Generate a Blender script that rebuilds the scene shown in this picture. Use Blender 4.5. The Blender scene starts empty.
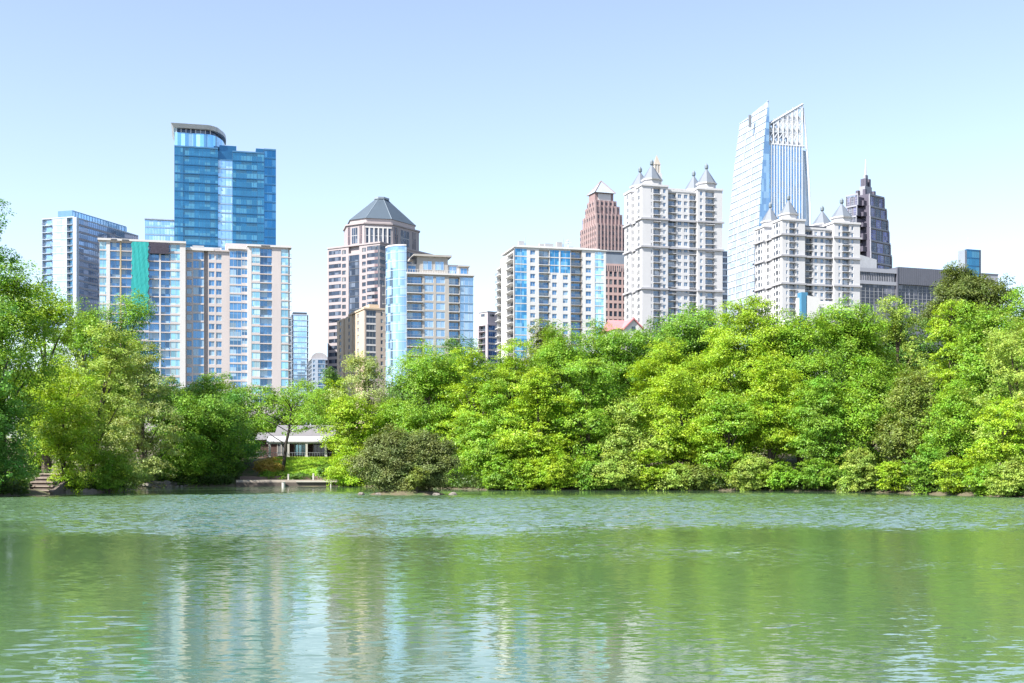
import bpy, math, random
import numpy as np
from mathutils import Vector, Matrix
R = math.radians
random.seed(7)
SC = bpy.context.scene
COL = SC.collection
# ------------------------------------------------------------------ camera, sky, sun, exposure
F, HY, CH = 1235.0, 465.0, 3.0            # focal length in pixels, horizon row, eye height
cam = bpy.data.cameras.new('Camera'); co = bpy.data.objects.new('Camera', cam); COL.objects.link(co)
co.location = (0, 0, CH); co.rotation_euler = (R(90), 0, 0)
cam.sensor_width = 36; cam.lens = 36*F/1024; cam.shift_y = (HY-341.5)/1024
cam.clip_start = .1; cam.clip_end = 20000
SC.camera = co
SUN = Vector((-.79, -.61, 0)).normalized(); ELEV = R(47)
W = bpy.data.worlds.new('World'); SC.world = W; W.use_nodes = True
nt = W.node_tree; bg = nt.nodes['Background']
sky = nt.nodes.new('ShaderNodeTexSky'); sky.sky_type = 'NISHITA'; sky.sun_disc = False
sky.sun_elevation = ELEV; sky.sun_rotation = math.atan2(SUN.x, SUN.y)
sky.air_density = 1.0; sky.dust_density = .8; sky.ozone_density = 4.6; sky.altitude = 200
bw = nt.nodes.new('ShaderNodeRGBToBW'); mxs = nt.nodes.new('ShaderNodeMix'); mxs.data_type = 'RGBA'; mxs.inputs[0].default_value = .38
nt.links.new(sky.outputs[0], bw.inputs[0]); nt.links.new(sky.outputs[0], mxs.inputs[6]); nt.links.new(bw.outputs[0], mxs.inputs[7]); nt.links.new(mxs.outputs[2], bg.inputs[0])   # hazy, milky spring sky
bg.inputs[1].default_value = .121
sl = bpy.data.lights.new('Sun', 'SUN'); so = bpy.data.objects.new('Sun', sl); COL.objects.link(so)
sl.energy = 4.9; sl.angle = R(.55); sl.color = (1, .95, .87)
sd = Vector((SUN.x*math.cos(ELEV), SUN.y*math.cos(ELEV), math.sin(ELEV)))
so.rotation_euler = sd.to_track_quat('Z', 'Y').to_euler(); so.location = (-60, -60, 120)
SC.view_settings.view_transform = 'Standard'; SC.view_settings.look = 'None'
SC.view_settings.gamma = 1; SC.view_settings.exposure = 1.45; SC.view_settings.use_curve_mapping = False

def wp(px, py, Y): return Vector(((px-512)/F*Y, Y, CH+(HY-py)/F*Y))
# ------------------------------------------------------------------ materials
MATS = {}
def nodes(m):
    m.use_nodes = True
    return m.node_tree, m.node_tree.nodes, m.node_tree.links, m.node_tree.nodes['Principled BSDF']
def wall(name, c, rough=.75, var=.16, scale=.25, metal=0):
    if name in MATS: return MATS[name]
    if max(c) > .42: c = tuple(x*.60 for x in c)
    m = bpy.data.materials.new(name); t, N, L, p = nodes(m)
    g = N.new('ShaderNodeNewGeometry'); mp = N.new('ShaderNodeMapping'); mp.inputs['Scale'].default_value = (1, 1, .25)
    n = N.new('ShaderNodeTexNoise'); n.inputs['Scale'].default_value = scale; n.inputs['Detail'].default_value = 8
    n.inputs['Roughness'].default_value = .65
    r = N.new('ShaderNodeMapRange'); r.inputs[1].default_value = .25; r.inputs[2].default_value = .75
    r.inputs[3].default_value = 1-var; r.inputs[4].default_value = 1+var
    mx = N.new('ShaderNodeVectorMath'); mx.operation = 'SCALE'; mx.inputs[0].default_value = c
    L.new(g.outputs['Position'], mp.inputs[0]); L.new(mp.outputs[0], n.inputs['Vector']); L.new(n.outputs[0], r.inputs[0])
    L.new(r.outputs[0], mx.inputs['Scale']); L.new(mx.outputs[0], p.inputs['Base Color'])
    p.inputs['Roughness'].default_value = rough; p.inputs['Metallic'].default_value = metal
    MATS[name] = m; return m
def glass(name, c, c2, prob=.3, metal=.5, rough=.08, cell=(2.1, 2.1, 3.1), var=.35):
    """facade glass: tinted reflective coating, with blinds or curtains (c2) drawn in some cells"""
    if name in MATS: return MATS[name]
    m = bpy.data.materials.new(name); t, N, L, p = nodes(m)
    g = N.new('ShaderNodeNewGeometry'); d = N.new('ShaderNodeVectorMath'); d.operation = 'DIVIDE'; d.inputs[1].default_value = cell
    fl = N.new('ShaderNodeVectorMath'); fl.operation = 'FLOOR'; wn = N.new('ShaderNodeTexWhiteNoise')
    L.new(g.outputs['Position'], d.inputs[0]); L.new(d.outputs[0], fl.inputs[0]); L.new(fl.outputs[0], wn.inputs['Vector'])
    st = N.new('ShaderNodeMath'); st.operation = 'LESS_THAN'; st.inputs[1].default_value = prob; L.new(wn.outputs['Value'], st.inputs[0])
    sp = N.new('ShaderNodeSeparateColor'); L.new(wn.outputs['Color'], sp.inputs[0])
    r = N.new('ShaderNodeMapRange'); r.inputs[3].default_value = 1-var; r.inputs[4].default_value = 1+var; L.new(sp.outputs[1], r.inputs[0])
    mx = N.new('ShaderNodeMix'); mx.data_type = 'RGBA'; mx.inputs[6].default_value = (*c, 1); mx.inputs[7].default_value = (*c2, 1)
    L.new(st.outputs[0], mx.inputs[0])
    v = N.new('ShaderNodeVectorMath'); v.operation = 'SCALE'; L.new(mx.outputs[2], v.inputs[0]); L.new(r.outputs[0], v.inputs['Scale'])
    L.new(v.outputs[0], p.inputs['Base Color'])
    me = N.new('ShaderNodeMath'); me.operation = 'MULTIPLY_ADD'; me.inputs[1].default_value = -metal*.7; me.inputs[2].default_value = metal
    L.new(st.outputs[0], me.inputs[0]); L.new(me.outputs[0], p.inputs['Metallic'])
    # slightly wavy panes: each pane reflects a slightly different bit of sky
    sub = N.new('ShaderNodeVectorMath'); sub.operation = 'SUBTRACT'; sub.inputs[1].default_value = (.5, .5, .5); L.new(wn.outputs['Color'], sub.inputs[0])
    sc = N.new('ShaderNodeVectorMath'); sc.operation = 'SCALE'; sc.inputs['Scale'].default_value = .022; L.new(sub.outputs[0], sc.inputs[0])
    ad = N.new('ShaderNodeVectorMath'); ad.operation = 'ADD'; L.new(g.outputs['Normal'], ad.inputs[0]); L.new(sc.outputs[0], ad.inputs[1])
    no = N.new('ShaderNodeVectorMath'); no.operation = 'NORMALIZE'; L.new(ad.outputs[0], no.inputs[0]); L.new(no.outputs[0], p.inputs['Normal'])
    p.inputs['Roughness'].default_value = rough; p.inputs['IOR'].default_value = 1.6
    MATS[name] = m; return m
def leafmat():
    m = bpy.data.materials.new('leaves'); t, N, L, p = nodes(m)
    oi = N.new('ShaderNodeObjectInfo'); g = N.new('ShaderNodeNewGeometry')
    n = N.new('ShaderNodeTexNoise'); n.inputs['Scale'].default_value = .35; n.inputs['Detail'].default_value = 2
    L.new(g.outputs['Position'], n.inputs['Vector'])
    r1 = N.new('ShaderNodeMapRange'); r1.inputs[3].default_value = .72; r1.inputs[4].default_value = 1.3; L.new(g.outputs['Random Per Island'], r1.inputs[0])
    r2 = N.new('ShaderNodeMapRange'); r2.inputs[1].default_value = .3; r2.inputs[2].default_value = .7; r2.inputs[3].default_value = .8; r2.inputs[4].default_value = 1.2
    L.new(n.outputs[0], r2.inputs[0])
    mu = N.new('ShaderNodeMath'); mu.operation = 'MULTIPLY'; L.new(r1.outputs[0], mu.inputs[0]); L.new(r2.outputs[0], mu.inputs[1])
    hs = N.new('ShaderNodeHueSaturation'); L.new(oi.outputs['Color'], hs.inputs['Color']); L.new(mu.outputs[0], hs.inputs['Value'])
    hr = N.new('ShaderNodeMapRange'); hr.inputs[3].default_value = .475; hr.inputs[4].default_value = .517
    n2 = N.new('ShaderNodeTexNoise'); n2.inputs['Scale'].default_value = .8; L.new(g.outputs['Position'], n2.inputs['Vector'])
    hr.inputs[1].default_value = .3; hr.inputs[2].default_value = .7
    L.new(n2.outputs[0], hr.inputs[0]); L.new(hr.outputs[0], hs.inputs['Hue'])
    L.new(hs.outputs[0], p.inputs['Base Color']); p.inputs['Roughness'].default_value = .5; p.inputs['IOR'].default_value = 1.4
    tr = N.new('ShaderNodeBsdfTranslucent'); tc = N.new('ShaderNodeMix'); tc.data_type = 'RGBA'; tc.blend_type = 'MULTIPLY'; tc.inputs[0].default_value = 1
    tc.inputs[7].default_value = (1.5, 1.35, .6, 1); L.new(hs.outputs[0], tc.inputs[6]); L.new(tc.outputs[2], tr.inputs[0])
    mix = N.new('ShaderNodeMixShader'); mix.inputs[0].default_value = .33
    L.new(p.outputs[0], mix.inputs[1]); L.new(tr.outputs[0], mix.inputs[2]); L.new(mix.outputs[0], N['Material Output'].inputs[0])
    return m
LEAF = leafmat()
BARK = wall('bark', (.075, .058, .042), .9, .4, 1.2)
# ------------------------------------------------------------------ mesh helpers
class MB:
    def __init__(s): s.v = []; s.f = []; s.m = []; s.cuts = []
    def quad(s, pts, mi=0):
        b = len(s.v); s.v += [tuple(p) for p in pts]; s.f.append(tuple(range(b, b+len(pts)))); s.m.append(mi)
    def box(s, x0, x1, y0, y1, z0, z1, mi=0):
        b = len(s.v); s.cuts.append((b, len(s.f)))
        s.v += [(x0, y0, z0), (x1, y0, z0), (x1, y1, z0), (x0, y1, z0), (x0, y0, z1), (x1, y0, z1), (x1, y1, z1), (x0, y1, z1)]
        for q in ((0, 3, 2, 1), (4, 5, 6, 7), (0, 1, 5, 4), (1, 2, 6, 5), (2, 3, 7, 6), (3, 0, 4, 7)):
            s.f.append(tuple(b+i for i in q)); s.m.append(mi)
    def loft(s, rings, mi=0, cap=True):
        b = len(s.v); n = len(rings[0]); s.cuts.append((b, len(s.f)))
        for r in rings: s.v += [tuple(p) for p in r]
        for k in range(len(rings)-1):
            for i in range(n):
                j = (i+1) % n
                s.f.append((b+k*n+i, b+k*n+j, b+(k+1)*n+j, b+(k+1)*n+i)); s.m.append(mi)
        if cap:
            s.f.append(tuple(b+i for i in reversed(range(n)))); s.m.append(mi)
            s.f.append(tuple(b+(len(rings)-1)*n+i for i in range(n))); s.m.append(mi)
    def prism(s, poly, z0, z1, mi=0): s.loft([[(x, y, z0) for x, y in poly], [(x, y, z1) for x, y in poly]], mi)
    def tube(s, pts, rad, n=6, mi=0):
        rings = []
        for i, p in enumerate(pts):
            p = Vector(p); a = Vector(pts[max(i-1, 0)]); c = Vector(pts[min(i+1, len(pts)-1)])
            d = (c-a).normalized(); u = d.orthogonal().normalized(); w = d.cross(u)
            if i and u.dot(pu) < .999: u = (pu-d*pu.dot(d)).normalized(); w = d.cross(u)
            pu = u
            rings.append([p+(u*math.cos(2*math.pi*k/n)+w*math.sin(2*math.pi*k/n))*rad[i] for k in range(n)])
        s.loft(rings, mi)
    def mesh(s, name, mats):
        me = bpy.data.meshes.new(name); me.from_pydata(s.v, [], s.f); me.validate()
        for m in mats: me.materials.append(m)
        if len(mats) > 1: me.polygons.foreach_set('material_index', s.m[:len(me.polygons)])
        return me
    def pieces(s):
        cuts = s.cuts+[(len(s.v), len(s.f))]
        for (v0, f0), (v1, f1) in zip(cuts, cuts[1:]):
            q = MB(); q.v = s.v[v0:v1]; q.f = [tuple(i-v0 for i in f) for f in s.f[f0:f1]]; q.m = s.m[f0:f1]; yield q
    def build(s, name, mats, parent=None):
        o = bpy.data.objects.new(name, s.mesh(name, mats if isinstance(mats, (list, tuple)) else [mats]))
        COL.objects.link(o); o.parent = parent; return o
def tag(o, label=None, cat=None, group=None, kind=None):
    if label: o['label'] = label
    if cat: o['category'] = cat
    if group: o['group'] = group
    if kind: o['kind'] = kind
    return o
def empty(name, loc, rz=0):
    o = bpy.data.objects.new(name, None); COL.objects.link(o); o.location = loc; o.rotation_euler = (0, 0, rz); o.empty_display_size = 1
    return o
# ------------------------------------------------------------------ ground and lake
def pX(px, Y): return ((px-512)/F*Y, Y)
SHORE = [pX(-100, 97), pX(0, 116), pX(45, 126), pX(125, 138), pX(138, 158), pX(175, 168), pX(232, 174), pX(345, 175), pX(365, 172), pX(450, 156), pX(490, 148),
         pX(600, 147), pX(700, 146), pX(830, 140), pX(900, 132), pX(1024, 113), pX(1200, 96), (76, 60), (80, 20), (42, 3), (0, 1.5), (-42, 3), (-75, 20), (-70, 60)]
SH = np.array(SHORE)
def sdist(x, y):
    """signed distance to the lake outline: negative in the water"""
    P = np.stack([x, y], -1); d = np.full(x.shape, 1e9); ins = np.zeros(x.shape, bool)
    for i in range(len(SH)):
        a = SH[i]; b = SH[(i+1) % len(SH)]; ab = b-a
        t = np.clip(((P-a)@ab)/(ab@ab), 0, 1); d = np.minimum(d, np.linalg.norm(P-a-t[..., None]*ab, axis=-1))
        c = (a[1] > y) != (b[1] > y)
        with np.errstate(divide='ignore', invalid='ignore'):
            xi = (b[0]-a[0])*(y-a[1])/(b[1]-a[1])+a[0]
        ins ^= c & (x < xi)
    return np.where(ins, -d, d)
def ss(a, b, x):
    t = np.clip((x-a)/(b-a), 0, 1); return t*t*(3-2*t)
def hgt(x, y):
    x = np.asarray(x, float); y = np.asarray(y, float); d = sdist(x, y)
    bump = .25*np.sin(x*.31+1.3*np.sin(y*.23))*np.sin(y*.27+x*.11)
    land = .3*ss(0, .8, d)+np.minimum(.1*d, 7.7)+bump*ss(1, 5, d)
    px = 512+F*x/np.maximum(y, 1)                        # the lawn before the lakeside house
    mk = ss(222, 240, px)*(1-ss(338, 352, px))*(y > 150)
    lawn = .75*ss(0, .3, d)+.3*ss(4, 5.5, d)+3.05*ss(5.5, 18.5, d)+3.6*ss(34, 80, d)
    land = land*(1-mk)+lawn*mk
    h = np.where(d < 0, np.maximum(-1.6, .35*d), land)
    ix, iy = pX(407, 124); e = np.hypot((x-ix)/5.6, (y-iy)/2.6)   # the small island
    return np.maximum(h, .55-1.0*e**2+.1*np.sin(x*2.3+y*3))
def hz(x, y): return float(hgt(np.array([x]), np.array([y]))[0])
def ground():
    xs = np.unique(np.concatenate([[-6000, -3000, -1500, -800, -500, -350, -250, -190, -150], np.arange(-120, 121, 1.25), [150, 190, 250, 350, 500, 800, 1500, 3000, 6000]]))
    ys = np.unique(np.concatenate([[-6000, -2500, -1000, -400, -150, -60, -25, -10], np.arange(-2, 8, 1.), np.arange(10, 90, 5.), np.arange(90, 232, 1.25),
                                   [240, 260, 300, 360, 450, 600, 900, 1500, 3000, 7000, 9000]]))
    X, Y = np.meshgrid(xs, ys); Z = hgt(X, Y)
    v = np.stack([X, Y, Z], -1).reshape(-1, 3); nx, ny = len(xs), len(ys)
    i = np.arange((ny-1)*nx).reshape(ny-1, nx)[:, :-1].ravel()
    f = np.stack([i, i+1, i+nx+1, i+nx], -1)
    me = npmesh('ground', v, f); me.polygons.foreach_set('use_smooth', np.ones(len(f), bool))
    m = bpy.data.materials.new('soil_and_grass'); t, N, L, p = nodes(m)
    g = N.new('ShaderNodeNewGeometry'); n = N.new('ShaderNodeTexNoise'); n.inputs['Scale'].default_value = .5; n.inputs['Detail'].default_value = 8
    r = N.new('ShaderNodeValToRGB'); r.color_ramp.elements[0].position = .35; r.color_ramp.elements[1].position = .65
    r.color_ramp.elements[0].color = (.07, .055, .035, 1); r.color_ramp.elements[1].color = (.045, .075, .018, 1)
    e = r.color_ramp.elements.new(.5); e.color = (.10, .085, .05, 1)
    L.new(g.outputs['Position'], n.inputs['Vector']); L.new(n.outputs[0], r.inputs[0]); L.new(r.outputs[0], p.inputs['Base Color'])
    p.inputs['Roughness'].default_value = .95; me.materials.append(m)
    o = bpy.data.objects.new('ground', me); COL.objects.link(o); tag(o, kind='structure')
def npmesh(name, v, f):
    me = bpy.data.meshes.new(name); n = f.shape[1]
    me.vertices.add(len(v)); me.vertices.foreach_set('co', np.ascontiguousarray(v, np.float32).ravel())
    me.loops.add(f.size); me.loops.foreach_set('vertex_index', np.ascontiguousarray(f, np.int32).ravel())
    me.polygons.add(len(f)); me.polygons.foreach_set('loop_start', np.arange(0, f.size, n, dtype=np.int32))
    me.update(calc_edges=True); return me
ground()
def water():
    m = bpy.data.materials.new('lake_water'); t, N, L, p = nodes(m)
    g = N.new('ShaderNodeNewGeometry'); P = g.outputs['Position']
    def noise(scale, sx, sy, det, rough=.5, off=0):
        mp = N.new('ShaderNodeMapping'); mp.inputs['Scale'].default_value = (sx, sy, 1); mp.inputs['Location'].default_value = (off, off*.7, 0)
        mp.inputs['Rotation'].default_value = (0, 0, R(9))
        n = N.new('ShaderNodeTexNoise'); n.inputs['Scale'].default_value = scale; n.inputs['Detail'].default_value = det; n.inputs['Roughness'].default_value = rough
        L.new(P, mp.inputs[0]); L.new(mp.outputs[0], n.inputs['Vector']); return n
    def mth(op, a, b=None, c=None):
        x = N.new('ShaderNodeMath'); x.operation = op
        for i, q in enumerate((a, b, c)):
            if q is None: continue
            if isinstance(q, (int, float)): x.inputs[i].default_value = q
            else: L.new(q, x.inputs[i])
        return x.outputs[0]
    def sm(a, b, v):
        r = N.new('ShaderNodeMapRange'); r.interpolation_type = 'SMOOTHSTEP'; r.inputs[1].default_value = a; r.inputs[2].default_value = b; L.new(v, r.inputs[0]); return r.outputs[0]
    gust = noise(.16, .35, 1.5, 3, .6, 31)
    at = N.new('ShaderNodeAttribute'); at.attribute_name = 'wind'
    amp = mth('ADD', mth('MULTIPLY_ADD', at.outputs['Fac'], .85, .065), mth('MULTIPLY', sm(.35, .68, gust.outputs[0]), .06))
    a = noise(5, .5, 1.4, 2, .55, 1); b = noise(9.5, .6, 1.2, 3, .6, 17)
    def vec(n, k):
        s = N.new('ShaderNodeVectorMath'); s.operation = 'SUBTRACT'; s.inputs[1].default_value = (.5, .5, .5); L.new(n.outputs['Color'], s.inputs[0])
        q = N.new('ShaderNodeVectorMath'); q.operation = 'MULTIPLY'; q.inputs[1].default_value = (k*1.05, k*1.15, 0); L.new(s.outputs[0], q.inputs[0]); return q.outputs[0]
    ad = N.new('ShaderNodeVectorMath'); ad.operation = 'ADD'; L.new(vec(a, 1.), ad.inputs[0]); L.new(vec(b, .8), ad.inputs[1])
    sc = N.new('ShaderNodeVectorMath'); sc.operation = 'SCALE'; L.new(ad.outputs[0], sc.inputs[0]); L.new(amp, sc.inputs['Scale'])
    a2 = N.new('ShaderNodeVectorMath'); a2.operation = 'ADD'; a2.inputs[1].default_value = (0, 0, 1); L.new(sc.outputs[0], a2.inputs[0])
    no = N.new('ShaderNodeVectorMath'); no.operation = 'NORMALIZE'; L.new(a2.outputs[0], no.inputs[0]); L.new(no.outputs[0], p.inputs['Normal'])
    p.inputs['Base Color'].default_value = (.064, .114, .058, 1); p.inputs['Roughness'].default_value = .04; p.inputs['IOR'].default_value = 1.48
    # the surface: a fine sheet with real wavelets, rougher where the wind touches the far half
    xs = np.concatenate([np.arange(-100, -62, 1.), np.arange(-62, 62, .3), np.arange(62, 101, 1.)]); ys = np.concatenate([np.arange(-4, 14, 1.), np.arange(14, 36, .08), np.arange(36, 130, .14), np.arange(130, 140, .25), np.arange(140, 182, .5)])
    X, Y = np.meshgrid(xs, ys); rg = np.random.default_rng(12)
    def field(n, lo, hi, spread, seed):
        r = np.random.default_rng(seed); h = np.zeros_like(X)
        for _ in range(n):
            lam = lo*(hi/lo)**r.random(); k = 2*math.pi/lam; a_ = math.pi/2+.15+r.normal(0, spread)
            h += np.sin(k*(X*math.cos(a_)+Y*math.sin(a_))+r.random()*6.28+.6*np.sin(X*.07+r.random()*6))/k
        return h/math.sqrt(n/2)
    edge = field(8, 25, 90, 1.0, 4)*.9
    patch = field(10, 12, 40, 1.2, 9); patch = patch/patch.std()
    Yw = Y+np.clip(edge*.9, -9, 9)+np.clip(patch*2, -5, 5)
    wind = ss(38, 68, Yw)*(1-ss(118, 136, Yw))*np.clip(1+.16*patch, .35, 1.3)
    near = 1-ss(60, 90, Y)
    Z = field(44, .42, .85, .55, 1)*wind*.25 + field(44, .2, .55, .6, 2)*.054*(.42+1.0*(1-ss(18, 37, Y)))*(1+.45*np.clip(patch, -1.4, 1.5))*near
    v = np.stack([X, Y, Z], -1).reshape(-1, 3); nx, ny = len(xs), len(ys); i = np.arange((ny-1)*nx).reshape(ny-1, nx)[:, :-1].ravel(); f = np.stack([i, i+1, i+nx+1, i+nx], -1)
    me = npmesh('water', v, f); me.polygons.foreach_set('use_smooth', np.ones(len(f), bool)); me.materials.append(m)
    at_ = me.attributes.new('wind', 'FLOAT', 'POINT'); at_.data.foreach_set('value', wind.astype(np.float32).ravel())
    o = bpy.data.objects.new('water', me); COL.objects.link(o); tag(o, kind='structure')
water()
# ------------------------------------------------------------------ buildings
ZB = 7.0
def mesh_from(tpl, name, mats): return tpl.mesh(name, mats)
class Bld:
    def __init__(s, name, label, cat, xl, xc, xr, Y, th, d=None, w=None, group=None, zb=ZB):
        s.th = R(th); s.zb = zb; s.Y = Y
        s.C = Vector(((xc-512)/F*Y, Y)); s.u = Vector((math.cos(s.th), math.sin(s.th))); s.v = Vector((-math.sin(s.th), math.cos(s.th)))
        s.root = empty(name, (s.C.x, s.C.y, zb), s.th); tag(s.root, label, cat, group)
        s.w = w or s.uR(xr); s.d = d or s.uL(xl)
        s.mb = {}; s.inst = {}; s.meshes = {}
    def ray(s, px, o, dr):
        k = (px-512)/F            # x = k*y ;  o + t*dr
        return (k*o.y-o.x)/(dr.x-k*dr.y)
    def uR(s, px, off=0): return s.ray(px, s.C+s.v*off, s.u)
    def uL(s, px, off=0): return s.ray(px, s.C+s.u*off, s.v)
    def z(s, py, dy=0): return CH+(HY-py)/F*(s.Y+dy)
    def zat(s, py, x, y): return CH+(HY-py)/F*(s.C+s.u*x+s.v*y).y
    def M(s, part, mat):
        k = (part, mat.name)
        if k not in s.mb: s.mb[k] = (MB(), mat)
        return s.mb[k][0]
    def box(s, part, mat, x0, x1, y0, y1, z0, z1): s.M(part, mat).box(x0, x1, y0, y1, z0-s.zb, z1-s.zb)
    def prism(s, part, mat, poly, z0, z1): s.M(part, mat).prism(poly, z0-s.zb, z1-s.zb)
    def loft(s, part, mat, rings): s.M(part, mat).loft([[(x, y, z-s.zb) for x, y, z in r] for r in rings])
    def pyr(s, part, mat, x0, x1, y0, y1, z0, z1, t=.03):
        cx, cy = (x0+x1)/2, (y0+y1)/2; hx, hy = (x1-x0)/2, (y1-y0)/2
        rg = lambda k, z: [(cx-hx*k, cy-hy*k, z), (cx+hx*k, cy-hy*k, z), (cx+hx*k, cy+hy*k, z), (cx-hx*k, cy+hy*k, z)]
        s.loft(part, mat, [rg(1, z0), rg(t, z1)])
    def fb(s, face, part, mat, u0, u1, d0, d1, z0, z1, off=0):
        if u1-u0 < .01 or z1-z0 < .01: return
        if face == 'R': s.box(part, mat, u0, u1, off+d0, off+d1, z0, z1)
        else: s.box(part, mat, off+d0, off+d1, u0, u1, z0, z1)
    def put(s, kind, key, make, mats, face, u, dep, z, off, area):
        loc = (u, off+dep, z-s.zb) if face == 'R' else (off+dep, u, z-s.zb)
        s.inst.setdefault(kind, []).append((key, make, mats, loc, 0 if face == 'R' else -math.pi/2, area, z))
    def window(s, face, u0, u1, dep, z0, z1, off, fr, gl, nm=None, nt=0, ft=.08, kind='window', apron=0, am=None, ad=0, hood=0):
        w = u1-u0; h = z1-z0; nm = max(0, int(w/1.7)) if nm is None else nm
        def make():
            b = MB(); b.quad([(-w/2, -.02, 0), (w/2, -.02, 0), (w/2, -.02, h), (-w/2, -.02, h)], 1)
            f = ft
            if apron: b.box(-w/2, w/2, -ad, -.001, -apron, -.012, 2)
            if hood: b.box(-w/2, w/2, -ad, -.001, h+.012, h+hood, 2)
            b.box(-w/2, -w/2+f, -.1, -.004, 0, h); b.box(w/2-f, w/2, -.1, -.004, 0, h)
            b.box(-w/2+f, w/2-f, -.1, -.004, 0, f); b.box(-w/2+f, w/2-f, -.1, -.004, h-f, h)
            for k in range(nm):
                x = -w/2+w*(k+1)/(nm+1); b.box(x-f*.4, x+f*.4, -.08, -.006, f, h-f)
            for k in range(nt):
                z = h*(k+1)/(nt+1); b.box(-w/2+f, w/2-f, -.07, -.008, z-f*.4, z+f*.4)
            return b
        s.put(kind, (kind, round(w, 2), round(h, 2), nm, nt, ft, fr.name, gl.name, round(apron, 2), round(ad, 2), am and am.name), make, [fr, gl]+([am] if am else []), face, (u0+u1)/2, dep, z0, off, round(w*h, 1))
    def balcony(s, face, u0, u1, dep, out, z, off, slab, rail, hh=1.05, bars=True):
        w = u1-u0
        def make():
            b = MB(); b.box(-w/2, w/2, -out, -.003, -.24, 0)
            b.box(-w/2+.03, w/2-.03, -out+.03, -out+.09, hh-.08, hh, 1)
            if bars:
                n = max(2, int(w/.45))
                for k in range(n+1):
                    x = -w/2+.06+(w-.12)*k/n; b.box(x-.025, x+.025, -out+.04, -out+.08, 0, hh-.08, 1)
            else: b.box(-w/2+.05, w/2-.05, -out+.045, -out+.07, .08, hh-.08, 1)
            return b
        s.put('balcony', ('balcony', round(w, 2), round(out, 2), hh, bars, slab.name, rail.name), make, [slab, rail], face, (u0+u1)/2, dep, z, off, round(w*2, 1))
    def facade(s, face, cols, zt, zb, p, wm, off=0, T=1.5, fr=None, gl=None, sp=None, rail=None, top=.5, u_from=None):
        """columns are given by the picture columns where they start and end; each is built in metres on the wall"""
        fr = fr or M_FRAME; gl = gl or G_COND; sp = sp or wm; rail = rail or M_RAIL
        nf = max(1, int((zt-top-zb)/p))
        for c in cols:
            px0, px1, ty = c[:3]; kw = c[3] if len(c) > 3 else {}
            fu = s.uR if face == 'R' else s.uL
            u0, u1 = sorted((fu(px0, off), fu(px1, off)))
            if face == 'R' and abs(u0) < .02: u0 = 0
            if u_from is not None: u0 = max(u0, u_from)
            if u1-u0 < .05: continue
            z1 = kw.get('zt', zt); z0 = kw.get('zb', zb); g = kw.get('gl', gl); wl = kw.get('wm', wm); spm = kw.get('sp', sp)
            n = max(1, int((z1-top-z0)/p)); zf = [z1-top-p*(k+1) for k in range(n)]     # floor levels, top down
            B = lambda a, b, d0, d1, zz0, zz1, m=None, part='wall': s.fb(face, part, m or wl, a, b, d0, d1, zz0, zz1, off)
            if ty == 'w': B(u0, u1, kw.get('rec', 0), T, s.zb-1, z1); continue
            B(u0, u1, 0, T, z1-top, z1)
            if not kw.get('nobase'): B(u0, u1, 0, T, s.zb-1, zf[-1])
            w = u1-u0
            if ty == 'n':
                f = kw.get('f', .6); k = kw.get('k', 1); rec = kw.get('rec', .28); sh = kw.get('sill', .85); hd = kw.get('head', .45)
                B(u0, u1, rec, T, zf[-1], z1-top)
                bw = w/k; ed = [u0]
                for i in range(k):
                    ed += [u0+bw*i+bw*(1-f)/2, u0+bw*(i+1)-bw*(1-f)/2]
                ed.append(u1)
                for i in range(0, len(ed), 2): B(ed[i], ed[i+1], 0, rec, zf[-1], z1-top)
                for i in range(1, len(ed)-1, 2):
                    for z in zf:
                        B(ed[i], ed[i+1], 0.02, rec, z, z+sh); B(ed[i], ed[i+1], 0.02, rec, z+p-hd, z+p)
                        s.window(face, ed[i]+.01, ed[i+1]-.01, rec, z+sh+.01, z+p-hd-.01, off, fr, g, kw.get('nm'))
            elif ty == 'g':
                rec = kw.get('rec', .2); st = kw.get('st', .45)
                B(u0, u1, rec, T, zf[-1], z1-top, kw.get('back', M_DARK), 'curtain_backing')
                for z in zf:
                    s.window(face, u0+.005, u1-.005, rec, z+st+.01, z+p-.005, off, fr, g, kw.get('nm'), kw.get('nt', 0), apron=st+.005, am=spm, ad=rec-.03)
            elif ty == 'b':
                rec = T-.02; pw = kw.get('pw', .18)
                B(u0, u0+pw, 0, T, zf[-1], z1-top); B(u1-pw, u1, 0, T, zf[-1], z1-top)
                for z in zf:
                    s.window(face, u0+pw+.005, u1-pw-.005, T-.05, z+.41, z+p-.36, off, fr, g, kw.get('nm'), apron=.405, am=spm, ad=.2, hood=.355)
                    s.balcony(face, u0+pw+.01, u1-pw-.01, T-.26, T-.26+kw.get('out', .25), z+.24, off, kw.get('slab', wl), rail, bars=kw.get('bars', True))
    def core(s, mat, zt, off=1.5, x0=None, x1=None, y0=None, y1=None):
        s.box('wall', mat, off if x0 is None else x0, s.w if x1 is None else x1, off if y0 is None else y0, s.d if y1 is None else y1, s.zb-1, zt)
    def plant(s, x0, x1, y0, y1, z, n, seed):
        g = random.Random(seed)
        for k in range(n):
            a = g.uniform(.8, 2.2); h = g.uniform(1, 2.6); x = x0+(x1-x0)*(k+g.uniform(.2, .8))/n; y = g.uniform(y0, y1)
            s.box('roof_unit', M_ROOF if k % 2 else M_FRAME, x-a, x+a, y-a*.7, y+a*.7, z, z+h)
            if k % 3 == 0: s.M('vent_pipe', M_FRAME).tube([(x+a+.6, y, z-s.zb), (x+a+.6, y, z+h+1.6-s.zb)], [.14, .12], 6)
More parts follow.
